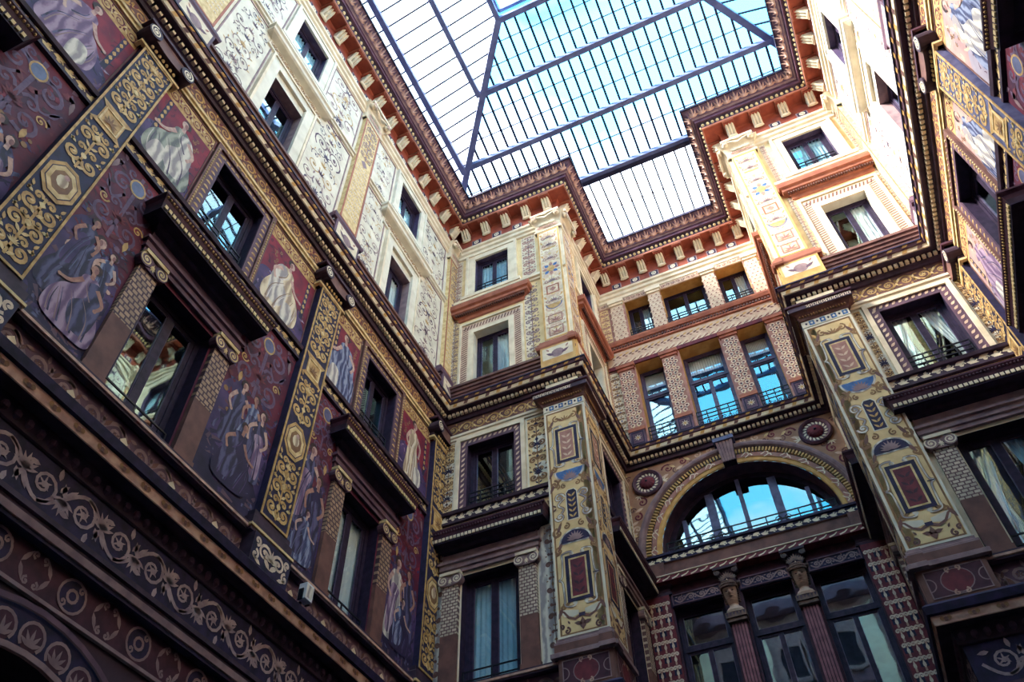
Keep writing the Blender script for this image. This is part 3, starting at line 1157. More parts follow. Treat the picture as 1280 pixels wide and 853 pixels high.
def win_mid(light, curtain, cmat='curtain'):
    zb = 13.12
    P = []
    h, z0, z1 = OPEN['mid']
    glazing(P, h, z0, z1, zb, 2, None, curtain, 'wood', 'wood', .24, fw=.08, sash=.06, cmat=cmat)
    sr = MB()
    m1, m2, m3 = ('stone_violet', 'brown_violet', 'cream') if light else ('gold', 'brown_violet', 'gold_pale')
    sr.frame(-.78, .78, z0, 15.16, .18, 0, .03, m2, False)
    sr.frame(-.88, .88, z0, 15.26, .10, 0, .07, m3 if light else 'brown', False)
    P.append(('surround', sr.mesh('surround', 0, zb), None, None))
    k = len(P) - 1
    eg = MB()
    cnt = 13
    for i in range(cnt):
        z = z0 + (15.1 - z0) * (i + .5) / cnt
        for sd in (-1, 1):
            if light:
                eg.leaf(sd * .69 - .05, z - .05, .8, .14, .07, .035, 'pink_pale')
            else:
                eg.half(sd * .70, z, .055, .035, m1, True, 6)
                eg.egg(sd * .83, .07, z - .04, .02, .02, .03, 'gold_pale', 4, 3)
                eg.egg(sd * .83, .07, z + .04, .02, .02, .03, 'gold_pale', 4, 3)
    for i in range(11):
        u = -.72 + 1.44 * (i + .5) / 11
        if light:
            eg.leaf(u - .05, 15.05, .8, .13, .07, .035, 'pink_pale')
        else:
            eg.half(u, 15.05, .055, .035, m1, True, 6)
            eg.egg(u, .07, 15.21, .03, .02, .02, 'gold_pale', 4, 3)
    P.append(('bead_ornament', eg.mesh('bead_ornament', 0, zb), k, None))
    railing(P, h - .02, z0, zb, 'grid')
    return P


def win_attic(kind, curtain, cmat='curtain'):
    zb = 17.2
    P = []
    h, z0, z1 = OPEN['attic']
    warm = kind == 'hood'
    glazing(P, h, z0, z1, zb, 2, None, curtain, 'cream_pale' if warm else 'stone_violet', 'wood', .26, fw=.07, sash=.055, cmat=cmat)
    sr = MB()
    if warm:
        sr.frame(-.68, .68, z0, 19.35, .15, 0, .05, 'cream', False)
        sr.frame(-.90, .90, z0, 19.60, .22, 0, .03, 'pink_pale', False)
        sr.frame(-.96, .96, z0, 19.70, .06, 0, .06, 'cream', False)
    else:
        sr.frame(-.78, .78, z0, 19.70, .25, 0, .08, 'cream_pale', False)
        sr.frame(-.84, .84, z0, 19.76, .06, 0, .11, 'cream', False)
    P.append(('surround', sr.mesh('surround', 0, zb), None, None))
    k = len(P) - 1
    if warm:
        rp = MB()
        for i in range(26):
            z = z0 + (19.5 - z0) * (i + .5) / 26
            for sd in (-1, 1):
                rp.p([(sd * .79 - .08, .034, z - .035), (sd * .79 + .08, .034, z + .01), (sd * .79 + .08, .034, z + .045), (sd * .79 - .08, .034, z)], 'brown')
        for i in range(18):
            u = -.84 + 1.68 * (i + .5) / 18
            rp.p([(u - .04, .034, 19.41), (u, .034, 19.41), (u + .045, .034, 19.57), (u + .005, .034, 19.57)], 'brown')
        P.append(('rope_ornament', rp.mesh('rope_ornament', 0, zb), k, None))
        hd = MB()
        hd.cap_prof(-.98, .98, [(0, 19.86), (.04, 19.90), (.04, 20.02), (.12, 20.08), (.20, 20.12), (.20, 20.22), (.26, 20.26), (.28, 20.36), (.28, 20.42), (0, 20.5)], 'terracotta')
        P.append(('hood', hd.mesh('hood', 0, zb), None, None))
        dn = MB()
        for i in range(34):
            u = -1.08 + 2.16 * (i + .5) / 34
            dn.box(u - .018, u + .018, .10, .17, 20.04, 20.11, 'brown')
        P.append(('dentil_course', dn.mesh('dentil_course', 0, zb), len(P) - 1, None))
    else:
        hd = MB()
        hd.cap_prof(-1.0, 1.0, [(0, 19.84), (.05, 19.86), (.05, 19.92), (.02, 19.93), (.02, 20.16), (.16, 20.22), (.20, 20.26), (.20, 20.38), (.24, 20.42), (.24, 20.50), (0, 20.56)], 'cream_pale')
        P.append(('hood', hd.mesh('hood', 0, zb), None, None))
        dn = MB()
        dn.rinceau(-.98, .98, 19.94, 20.15, .026, 'ochre_dark', 'gold', .14, 9)
        P.append(('painted_frieze', dn.mesh('painted_frieze', 0, zb), len(P) - 1, None))
    rl = MB()
    rl.box(-h, h, -.11, -.09, z0 + .12, z0 + .145, 'iron')
    P.append(('railing', rl.mesh('railing', 0, zb), None, None, 'single black iron bar'))
    return P


def win_top(warm, curtain, cmat='curtain'):
    zb = 20.93
    P = []
    h, z0, z1 = OPEN['top']
    glazing(P, h, z0, z1, zb, 2, None, curtain, 'wood_light', 'wood', .20, fw=.08, sash=.055, cmat=cmat)
    sr = MB()
    c = 'cream' if warm else 'cream_pale'
    sr.frame(-.76, .76, z0 - .05, 22.96, .21, 0, .06, c, False)
    sr.frame(-.84, .84, z0 - .05, 23.04, .08, 0, .09, c, False)
    sr.box(-.95, .95, 0, .14, 20.80, z0, c)
    P.append(('surround', sr.mesh('surround', 0, zb), None, None))
    railing(P, h - .02, z0, zb, 'curl')
    return P


WN = [0]


def put_window(proto, w, u, zb, label):
    WN[0] += 1
    return place(proto, 'window_%d' % WN[0], w, u, zb, label, 'window', None, 'structure')


PR = {
    ('main', 'dark', 'none'): win_main(False, None), ('main', 'dark', 'drawn'): win_main(False, 'drawn', 'curtain'),
    ('main', 'light', 'drawn'): win_main(True, 'drawn', 'curtain_blue'), ('main', 'light', 'open'): win_main(True, 'open', 'curtain_blue'),
    ('mid', 'dark', 'none'): win_mid(False, None), ('mid', 'light', 'none'): win_mid(True, None), ('mid', 'light', 'open'): win_mid(True, 'open'),
    ('attic', 'ledge', 'drawn'): win_attic('ledge', 'drawn'), ('attic', 'ledge', 'none'): win_attic('ledge', None),
    ('attic', 'hood', 'one'): win_attic('hood', 'one'),
    ('top', 'pale', 'drawn'): win_top(False, 'drawn', 'curtain_blue'), ('top', 'warm', 'drawn'): win_top(True, 'drawn', 'curtain_blue'),
    ('top', 'pale', 'none'): win_top(False, None),
}
ZB = {'main': 9.05, 'mid': 13.12, 'attic': 17.2, 'top': 20.93}
PLACES = [
    ('L', 3.87, 'main', 'dark', 'none', 'tall hooded window between crimson frescoes mirroring the bright wall opposite'),
    ('L', 8.92, 'main', 'dark', 'drawn', 'tall hooded fresco-wall window with drawn white curtains'),
    ('L', -1.4, 'main', 'dark', 'none', 'hooded window at the top left picture edge, only its dark hood in sight'),
    ('L', 3.87, 'mid', 'dark', 'none', 'gilt-framed fresco-wall window full of cyan sky reflection'),
    ('L', 8.92, 'mid', 'dark', 'none', 'gilt-framed dark fresco-wall window near the inner corner'),
    ('L', -1.4, 'mid', 'dark', 'none', 'gilt-framed window cut off by the top left picture edge'),
    ('L', 3.87, 'attic', 'ledge', 'none', 'cream-framed cyan window under a ledge above the dark cornice'),
    ('L', 8.92, 'attic', 'ledge', 'drawn', 'cream-framed curtained window under a ledge near the inner corner'),
    ('L', 3.87, 'top', 'pale', 'drawn', 'small railed window under the roof cornice, nearer of the fresco wall'),
    ('L', 8.92, 'top', 'pale', 'drawn', 'small railed window under the roof cornice next to the inner corner'),
    ('B', -6.03, 'main', 'light', 'drawn', 'tall hooded window with closed blue curtains beside the decorated pier'),
    ('B', -6.03, 'mid', 'light', 'none', 'dark railed window in a stone surround beside the decorated pier'),
    ('B', -6.03, 'attic', 'hood', 'one', 'rope-framed window on the shaded narrow wall, one half cyan'),
    ('B', -6.03, 'top', 'warm', 'drawn', 'small railed window over the red hood of the shaded narrow wall'),
    ('B2', 3.47, 'main', 'light', 'open', 'tall hooded window with tied-back curtains at the right picture edge'),
    ('B2', 3.47, 'mid', 'light', 'open', 'railed window with swept-aside cream curtains right of the sunlit pier'),
    ('B2', 3.47, 'attic', 'hood', 'one', 'sunlit rope-framed window with a white curtain in its right half'),
    ('B2', 3.47, 'top', 'warm', 'drawn', 'sunlit small railed window with blue panes below the roof cornice'),
    ('S1', 13.85, 'main', 'light', 'drawn', 'hooded window seen edge-on in the recess side beside the pier'),
    ('S1', 13.85, 'mid', 'light', 'none', 'dark window seen edge-on behind the decorated pier below the cornice'),
    ('S1', 13.85, 'attic', 'hood', 'one', 'red-hooded window seen edge-on in the shaded recess side'),
    ('S1', 13.85, 'top', 'warm', 'drawn', 'dark small window seen edge-on in the recess side under the roof'),
    ('S2', -13.85, 'main', 'light', 'drawn', 'hooded window turned away behind the sunlit pier, lowest of four'),
    ('S2', -13.85, 'mid', 'light', 'none', 'railed window turned away behind the sunlit pier below the dark cornice'),
    ('S2', -13.85, 'attic', 'hood', 'one', 'red-hooded window turned away behind the sunlit pier'),
    ('S2', -13.85, 'top', 'warm', 'drawn', 'small window turned away behind the sunlit pier under the roof'),
    ('R', -9.05, 'main', 'dark', 'none', 'dark hooded window on the right picture edge under the pale fresco'),
    ('R', -9.05, 'mid', 'dark', 'none', 'dark window between pale frescoes at the right picture edge'),
    ('R', -9.05, 'attic', 'ledge', 'none', 'deep window in the sun-bleached wall under a cream ledge'),
    ('R', -9.05, 'top', 'pale', 'none', 'small deep window in the sun-bleached wall under the roof'),
    ('R', -3.9, 'main', 'dark', 'none', 'hooded window above the viewer, right of the picture'),
    ('R', -3.9, 'mid', 'dark', 'none', 'gilt-framed window above the viewer, right of the picture'),
    ('R', -3.9, 'attic', 'ledge', 'none', 'ledge-topped window above the viewer, right of the picture'),
    ('R', -3.9, 'top', 'pale', 'none', 'small window above the viewer, right of the picture'),
    ('L', -1.4, 'attic', 'ledge', 'none', 'ledge-topped window beyond the top left picture corner'),
    ('L', -1.4, 'top', 'pale', 'none', 'small window beyond the top left picture corner'),
]
for w, u, lv, st, cu, lb in PLACES:
    put_window(PR[(lv, st, cu)], w, u, ZB[lv], lb)


# ------------------------------------------------------------------ the recess end wall
def c_window(a, b, z0, z1, zb, transom, depth, rail, label, curtain=None, reveal='ochre', leaves=2, frame='wood_light', pelmet=True):
    P = []
    uc, h = (a + b) / 2, (b - a) / 2
    glazing(P, h, z0, z1, zb, leaves, transom, curtain, reveal, frame, depth, fw=.06, sash=.045, cmat='curtain')
    if pelmet and transom:
        pm = MB()
        for i in range(14):
            u = -h + .08 + (2 * h - .16) * i / 14
            pm.box(u, u + (2 * h - .16) / 14 * .9, -depth - .10, -depth - .08, z1 - .62, z1 - .06, 'curtain')
        P.append(('pelmet', pm.mesh('pelmet', 0, zb), None, None))
    if rail:
        railing(P, h - .01, z0, zb, rail, -.06)
    return put_window(P, 'C', uc, zb, label)


for (a, b), lb in zip(C_TALL, ('narrow tall cyan window with balcony bars, end of row at the shaded corner', 'wide middle window of the cyan row above the arch',
                               'narrow tall cyan window with balcony bars, end of row at the dark cornice')):
    c_window(a, b, 16.62, 19.8, 16.62, 18.75, .48, 'curl', lb, None, leaves=1 if b - a < 1 else 2)
for (a, b), lb in zip(C_TOP, ('small top-row recess window at the shaded corner', 'wide dark middle window of the recess top row',
                              'small top-row recess window next to the sunlit pier')):
    c_window(a, b, 20.95, 22.85, 20.95, None, .46, 'grid', lb, 'one' if b - a < 1 else None, leaves=2, frame='wood', pelmet=False)
for (a, b), lb in zip(C_LOW, ('dark many-paned window below the arch, at the shaded pier', 'dark many-paned window between the two carved heads',
                              'dark many-paned window below the arch, near the scroll-patterned pilaster')):
    c_window(a, b, 8.0, 11.72, 8.0, 10.82, .26, None, lb, None, reveal='wood', frame='wood', pelmet=False)

# lunette window
P = []
rv = MB()
K = 28
dp = -.48
for i in range(K):
    a, b = pi * i / K, pi * (i + 1) / K
    rv.p([(ARCH_R * cos(a), 0, ARCH_R * sin(a)), (ARCH_R * cos(b), 0, ARCH_R * sin(b)), (ARCH_R * cos(b), dp, ARCH_R * sin(b)), (ARCH_R * cos(a), dp, ARCH_R * sin(a))], 'brown_violet')
rv.p([(-ARCH_R, 0, 0), (ARCH_R, 0, 0), (ARCH_R, dp, 0), (-ARCH_R, dp, 0)], 'brown_dark')
P.append(('reveal', rv.mesh('reveal'), None, None))
rm = MB()
rm.rect(-2.2, 2.2, -.1, 2.2, -1.6, 'room_dark')
for i in range(K):
    a, b = pi * i / K, pi * (i + 1) / K
    rm.p([(ARCH_R * cos(a), dp, ARCH_R * sin(a)), (ARCH_R * cos(b), dp, ARCH_R * sin(b)), (ARCH_R * cos(b), -1.6, ARCH_R * sin(b)), (ARCH_R * cos(a), -1.6, ARCH_R * sin(a))], 'room_dark')
rm.p([(-ARCH_R, dp, 0), (ARCH_R, dp, 0), (ARCH_R, -1.6, 0), (-ARCH_R, -1.6, 0)], 'room_dark')
P.append(('dark_room', rm.mesh('dark_room'), None, None))
fr = MB()
ro, ri = ARCH_R, ARCH_R - .14
for i in range(K):
    a, b = pi * i / K, pi * (i + 1) / K
    q = [(ro * cos(a), ro * sin(a)), (ro * cos(b), ro * sin(b)), (ri * cos(b), ri * sin(b)), (ri * cos(a), ri * sin(a))]
    fr.poly(q, dp + .05, 'wood')
    fr.p([(q[2][0], dp + .05, q[2][1]), (q[3][0], dp + .05, q[3][1]), (q[3][0], dp - .05, q[3][1]), (q[2][0], dp - .05, q[2][1])], 'wood')
fr.box(-ARCH_R, ARCH_R, dp - .04, dp + .05, 0, .10, 'wood')
P.append(('window_frame', fr.mesh('window_frame'), None, None))
MU = [-1.50, -.78, -.02, .78, 1.50]
for u, wd in zip(MU, (.10, .20, .10, .20, .10)):
    mm = MB()
    mm.box(u - wd / 2, u + wd / 2, dp - .03, dp + .07, .1, sqrt(ri * ri - (abs(u) + wd / 2) ** 2) + .02, 'slate')
    P.append(('mullion', mm.mesh('mullion'), None, None))
ed = [-ri + .01] + MU + [ri - .01]
for a, b in zip(ed, ed[1:]):
    pm = MB()
    pts = [(a, .05), (b, .05)] + [(a + (b - a) * t / 6, sqrt(max(ri * ri - (a + (b - a) * t / 6) ** 2, .003)) + .03) for t in range(6, -1, -1)]
    pm.poly(pts, dp, 'window_glass')
    P.append(('pane', pm.mesh('pane'), None, None))
rl = MB()
for z in (.14, .30, .46):
    rl.box(-1.98, 1.98, -.16, -.135, z, z + .025, 'iron')
for u in (-1.97, -1.15, -.4, .4, 1.15, 1.97):
    rl.box(u - .015, u + .015, -.16, -.135, 0, .48, 'iron')
for u in (-.78, .78):
    for sg in (-1, 1):
        rl.tube([(u + sg * (.09 - .07 * t / 10) * cos(t * .8) + sg * .1, -.14, .30 + (.10 - .07 * t / 10) * sin(t * .8)) for t in range(11)], .014, 'iron', 4)
P.append(('railing', rl.mesh('railing'), None, None, 'black iron window railing'))
put_window(P, 'C', CX, ARCH_Z, 'big half-round cyan window with blue mullions under the arch')

# archivolt round it
P = []


def arc_sweep(mb, prof, m, K=40):
    for i in range(K):
        a, b = pi * i / K, pi * (i + 1) / K
        for (r0, n0), (r1, n1) in zip(prof, prof[1:]):
            mb.p([(r0 * cos(a), n0, r0 * sin(a)), (r1 * cos(a), n1, r1 * sin(a)), (r1 * cos(b), n1, r1 * sin(b)), (r0 * cos(b), n0, r0 * sin(b))], m)


mb = MB()
arc_sweep(mb, [(2.66, 0), (2.64, .12), (2.60, .16), (2.55, .17), (2.50, .15), (2.46, .10), (2.46, .05)], 'stone_violet')
P.append(('outer_moulding', mb.mesh('outer_moulding', 0, 0, True), None, None))
mb = MB()
arc_sweep(mb, [(2.46, .05), (2.32, .05)], 'brown_dark')
P.append(('dentil_bed', mb.mesh('dentil_bed'), None, None))
mb = MB()
for i in range(92):
    a = pi * (i + .5) / 92
    d = .022
    c, s_ = cos(a), sin(a)
    for r0, r1 in ((2.33, 2.45),):
        q = [(r0 * c - d * s_ * -1, r0 * s_ - d * c), (r1 * c + d * s_, r1 * s_ - d * c), (r1 * c - d * s_, r1 * s_ + d * c), (r0 * c - d * s_, r0 * s_ + d * c)]
        mb.p([(x, .10, z) for x, z in q], 'gold')
        for j in range(4):
            x0, z0 = q[j]
            x1, z1 = q[(j + 1) % 4]
            mb.p([(x0, .05, z0), (x1, .05, z1), (x1, .10, z1), (x0, .10, z0)], 'gold')
P.append(('dentil_ring', mb.mesh('dentil_ring'), None, None))
mb = MB()
arc_sweep(mb, [(2.32, .05), (2.31, .07), (2.20, .06)], 'pink')
for i in range(15):
    a = pi * (i + .3) / 15
    for da, rr in ((0, 2.22), (.04, 2.28)):
        mb.stroke([((rr + .05 * sin(t * 1.2)) * cos(a + da + t * .02), (rr + .05 * sin(t * 1.2)) * sin(a + da + t * .02)) for t in range(5)], .035, .02, .075, 'cream')
P.append(('ribbon_ring', mb.mesh('ribbon_ring'), None, None))
mb = MB()
arc_sweep(mb, [(2.20, .06), (2.18, .04), (2.10, .03), (2.08, 0)], 'ochre')
P.append(('inner_ring', mb.mesh('inner_ring'), None, None))
place(P, 'archivolt', 'C', CX, ARCH_Z, 'great semicircular arch moulding with gold dentils round the half-round window', 'arch')

# keystone
mb = MB()
for i in range(5):
    u = -.17 + .085 * i
    mb.p([(u * .75 - .028, .22, -.36), (u * .75 + .028, .22, -.36), (u + .035, .30, .22), (u - .035, .30, .22)], 'stone_violet')
    for sd in (-1, 1):
        mb.p([(u * .75 + sd * .028, .22, -.36), (u + sd * .035, .30, .22), (u + sd * .03, .16, .22), (u * .75 + sd * .02, .12, -.36)], 'stone_violet')
mb.p([(-.16, .16, -.38), (.16, .16, -.38), (.21, .24, .22), (-.21, .24, .22)], 'brown_dark')
mb.p([(-.16, 0, -.38), (.16, 0, -.38), (.16, .2, -.38), (-.16, .2, -.38)], 'brown_dark')
for sd in (-1, 1):
    mb.p([(sd * .16, 0, -.38), (sd * .16, .16, -.38), (sd * .21, .24, .22), (sd * .21, 0, .22)], 'brown_dark')
ab = MB()
ab.box(-.26, .26, 0, .34, .22, .33, 'slate')
place([('fluted_block', mb.mesh('fluted_block'), None, None), ('abacus', ab.mesh('abacus'), None, None)], 'keystone', 'C', CX, 15.50,
      'fluted grey keystone at the crown of the arch', 'keystone')


# medallions in the spandrels
def medallion():
    ring = MB()
    K = 24
    for (r0, n0), (r1, n1) in zip([(.40, 0), (.40, .06), (.36, .10), (.31, .06), (.30, .03)], [(.40, .06), (.36, .10), (.31, .06), (.30, .03), (.0, .03)]):
        for i in range(K):
            a, b = 2 * pi * i / K, 2 * pi * (i + 1) / K
            ring.p([(r0 * cos(a), n0, r0 * sin(a)), (r0 * cos(b), n0, r0 * sin(b)), (r1 * cos(b), n1, r1 * sin(b)), (r1 * cos(a), n1, r1 * sin(a))][:4 if r1 else 3], 'brown_violet')
    wr = MB()
    for i in range(18):
        a = 2 * pi * i / 18
        wr.leaf(.21 * cos(a), .21 * sin(a), a + .7, .11, .06, .04, 'cream')
    dome = MB()
    K, J = 36, 5

    def D(i, j):
        a = 2 * pi * i / K
        t = j / J
        fl = 1 + .05 * cos(a * 12) * (1 - .3 * t)
        return (.19 * cos(a) * cos(t * pi / 2) * fl, .03 + .10 * sin(t * pi / 2), .19 * sin(a) * cos(t * pi / 2) * fl)
    for i in range(K):
        for j in range(J):
            dome.p([D(i, j), D(i + 1, j), D(i + 1, j + 1), D(i, j + 1)], 'maroon')
    bt = MB()
    bt.egg(0, .13, 0, .035, .03, .035, 'brown_dark', 6, 6)
    return [('ring', ring.mesh('ring'), None, None), ('leaf_wreath', wr.mesh('leaf_wreath'), 0, None), ('shell_dome', dome.mesh('shell_dome'), None, None), ('boss', bt.mesh('boss'), 2, None)]


MD = medallion()
place(MD, 'medallion', 'C', -3.27, 15.34, 'round red shell medallion in the spandrel beside the shaded corner', 'medallion', 'spandrel medallions')
place(MD, 'medallion', 'C', 1.00, 15.40, 'round red shell medallion in the spandrel beside the sunlit pier', 'medallion', 'spandrel medallions')
sp = MB()
for sd in (-1, 1):
    for (du, z, r, a0, t) in ((1.55, 15.62, .17, 0, 1.3), (1.15, 15.72, .13, 1, 1.3), (.75, 15.78, .11, 2, 1.2), (1.85, 15.40, .12, 3, 1.2), (2.35, 14.80, .16, 1, 1.3), (2.52, 14.40, .13, 2, 1.3),
                              (2.58, 14.05, .10, 0, 1.2), (.45, 15.80, .09, 2, 1.2)):
        sp.spiral(CX + sd * du, z, r, a0 if sd > 0 else pi - a0, t, sd, .05, .025, .005, 'maroon' if r > .12 else 'pink_pale')
        sp.leaf(CX + sd * du, z - r, -pi / 2 + sd * 1.2, .24, .09, .006, 'pink_pale')
    for (du, z, r, a0) in ((2.05, 15.66, .10, 0), (1.35, 15.50, .10, 1.5), (2.62, 15.62, .10, 2.5), (2.62, 14.62, .09, 3), (2.2, 14.98, .09, .5), (.95, 15.62, .08, 0), (2.60, 13.75, .08, 2)):
        sp.spiral(CX + sd * du, z, r, a0 if sd > 0 else pi - a0, 1.3, -sd, .04, .02, .0055, 'brown')
        sp.leaf(CX + sd * du, z + r, pi / 2 - sd * .9, .2, .08, .0062, 'gold_pale')
    sp.palm(CX + sd * 1.72, 15.28, pi / 2 + sd * .5, .17, .007, 'cream', 5, 3)
    sp.palm(CX + sd * 2.40, 15.02, -pi / 2 - sd * .2, .15, .007, 'cream', 5, 3)
on_wall('C', 'painted_spandrel', sp)


# scroll-covered piers between the recess windows
def pier(w_, z0, z1, capm, pat, base):
    P = []
    h = w_ / 2
    sh = MB()
    zb0 = z0 + base
    sh.box(-h, h, 0, .06, zb0, z1, 'pink' if pat else 'pink_pale')
    P.append(('shaft', sh.mesh('shaft', 0, z0), None, None))
    sc = MB()
    rows = round((z1 - zb0 - .08) / .155)
    for j in range(rows):
        z = zb0 + .06 + (z1 - zb0 - .1) * (j + .5) / rows
        for c in ((-.62, 0, .62) if j % 2 else (-.34, .34)):
            u = c * w_ * .58
            if pat:
                sc.ring(u, z, .045, .07, .064, 'cream', 8)
                sc.disc(u, z, .022, .064, 'navy', 6)
                sc.leaf(u, z - .10, pi / 2 + c, .12, .06, .063, 'navy' if j % 3 else 'gold_pale')
            else:
                sc.ring(u, z - .05, .07, .095, .064, 'cream', 7, 0, pi)
                sc.leaf(u, z - .05, pi / 2, .07, .04, .064, 'maroon')
    P.append(('painted_scales', sc.mesh('painted_scales', 0, z0), 0, None))
    cp = MB()
    cp.box(-h - .03, h + .03, 0, .10, z1, z1 + .10, capm)
    cp.box(-h - .06, h + .06, 0, .14, z1 + .10, z1 + .22, capm)
    P.append(('capital', cp.mesh('capital', 0, z0), None, None))
    if base:
        bs = MB()
        bs.box(-h, h, 0, .09, z0, z0 + base - .12, 'brown_violet')
        bs.box(-h - .02, h + .02, 0, .11, z0 + base - .12, z0 + base, 'terracotta')
        bs.frame(-h + .05, h - .05, z0 + .04, z0 + base - .16, .03, .09, .10, 'navy')
        bs.palm(0, z0 + (base - .12) / 2, pi / 2, .12, .095, 'cream', 9, 6)
        bs.disc(0, z0 + (base - .12) / 2, .04, .10, 'gold', 8)
        P.append(('pedestal', bs.mesh('pedestal', 0, z0), None, None))
    return P


for (uc, wd), lb in zip(((-3.28, .44), (-1.97, .44), (-.20, .44), (1.11, .44)), ('scale-painted pier of the cyan row at the shaded corner', 'scale-painted pier left of the wide cyan window',
                                                                          'scale-painted pier right of the wide cyan window', 'scale-painted pier of the cyan row beside the dark cornice')):
    place(pier(wd, 16.62, 19.60, 'terracotta', True, .62), 'pier', 'C', uc, 16.62, lb, 'pier', 'painted piers between the recess windows')
for (uc, wd), lb in zip(((-3.22, .40), (-1.96, .38), (-.19, .38), (1.16, .38)), ('fan-painted top-row pier at the shaded corner', 'fan-painted pier left of the wide dark top window',
                                                                            'fan-painted pier right of the wide dark top window', 'fan-painted top-row pier beside the sunlit pier')):
    place(pier(wd, 20.95, 22.72, 'cream', False, 0), 'pier', 'C', uc, 20.95, lb, 'pier', 'painted piers of the recess top row')

# bands of the recess wall
P = []
mb = MB()
mb.sweep('C', [(0, 19.80), (.05, 19.80), (.05, 19.94), (.02, 19.95)], 'maroon')
P.append(('red_lintel', mb, None))
mb = MB()
mb.sweep('C', [(.02, 19.95), (.02, 20.54)], 'pink_pale')
P.append(('painted_band', mb, None))
mb = MB()
for i in range(26):
    u = XA + .1 + 5.2 * (i + .5) / 26
    mb.stroke([(u - .12, 19.99), (u - .03, 20.02), (u + .03, 20.12), (u + .12, 20.15)], .05, .02, .026, 'cream')
    mb.stroke([(u - .05, 19.98), (u + .1, 20.06)], .03, .03, .025, 'maroon')
    mb.leaf(u - .10, 20.30, .45, .15, .07, .026, 'brown')
    mb.leaf(u, 20.36, .45, .15, .07, .026, 'ochre')
    mb.leaf(u - .02, 20.28, -.3, .11, .05, .026, 'maroon')
P.append(('painted_leaves', mb, 1))
mb = MB()
mb.sweep('C', [(.02, 20.54), (.08, 20.56), (.08, 20.62), (.05, 20.63), (.05, 20.73), (.12, 20.75), (.16, 20.86), (.16, 20.93), (0, 20.95)], 'terracotta')
P.append(('moulding', mb, None))
mb = MB()
dentils(mb, 'C', .05, .10, 20.64, 20.72, .09, 'brown')
P.append(('dentil_course', mb, 3))
trim(P, 'C', 19.75, 'leaf-painted band with terracotta moulding between the two recess window rows', 'string course')
P = []
mb = MB()
mb.sweep('C', [(0, 22.80), (.03, 22.82), (.03, 23.02)], 'pink_pale')
P.append(('band', mb, None))
mb = MB()
mb.rinceau(XA + .1, XB - .1, 22.84, 23.0, .036, 'maroon', 'cream', .12)
P.append(('painted_scrollwork', mb, 0))
trim(P, 'C', 22.75, 'thin pink scroll-painted band over the top recess windows', 'string course')
mb = MB()
for a, b in ((-3.80, -3.52), (1.35, 1.54)):
    mb.rect(a, b, 16.7, 19.7, .004, 'cream')
    mb.candel((a + b) / 2, 16.8, 19.6, (b - a) / 2, .008, 'ochre_dark', 'blue_grey', .12, 3)
    mb.rect(a, b, 21.0, 22.75, .004, 'cream_warm')
    mb.candel((a + b) / 2, 21.1, 22.7, (b - a) / 2, .008, 'pink', 'gold', .12, 3)
on_wall('C', 'painted_edge_strip', mb)

# ledge under the arch
P = []
mb = MB()
mb.sweep('C', [(.02, 12.28), (.26, 12.29), (.26, 12.41)], 'maroon')
mb.sweep('C', [(.26, 12.41), (.28, 12.42), (.28, 12.44), (.16, 12.45)], 'cream')
P.append(('fascia', mb, None))
mb = MB()
for i in range(22):
    u = XA + .3 + 4.8 * (i + .5) / 22
    mb.stroke([(u - .09, 12.31), (u + .02, 12.34), (u + .09, 12.39)], .035, .02, .264, 'cream')
P.append(('painted_stripes', mb, 0))
mb = MB()
mb.sweep('C', [(.16, 12.45), (.16, 12.78), (.20, 12.80)], 'brown')
for a, b in ((XA + .16, XA + .62), (XB - .62, XB - .16)):
    mb.box(a, b, 0, .24, 12.45, 12.80, 'brown')
P.append(('plain_band', mb, None))
mb = MB()
mb.sweep('C', [(.20, 12.80), (.20, 12.96), (.24, 12.97), (.24, 13.03), (0, 13.06)], 'navy')
mb2 = MB()
for i in range(26):
    u = XA + .25 + 4.9 * (i + .5) / 26
    sg = 1 if i % 2 else -1
    mb2.leaf(u - .09, 12.88, sg * .3, .18, .09, .204, 'cream')
    mb2.spiral(u + .03, 12.88 - sg * .02, .05, 0, 1, sg, .03, .018, .205, 'cream', k=7)
P.append(('fret_moulding', mb, None))
P.append(('painted_leaf_band', mb2, 3))
trim(P, 'C', 12.2, 'brown ledge with white leaf band carrying the half-round window', 'string course')


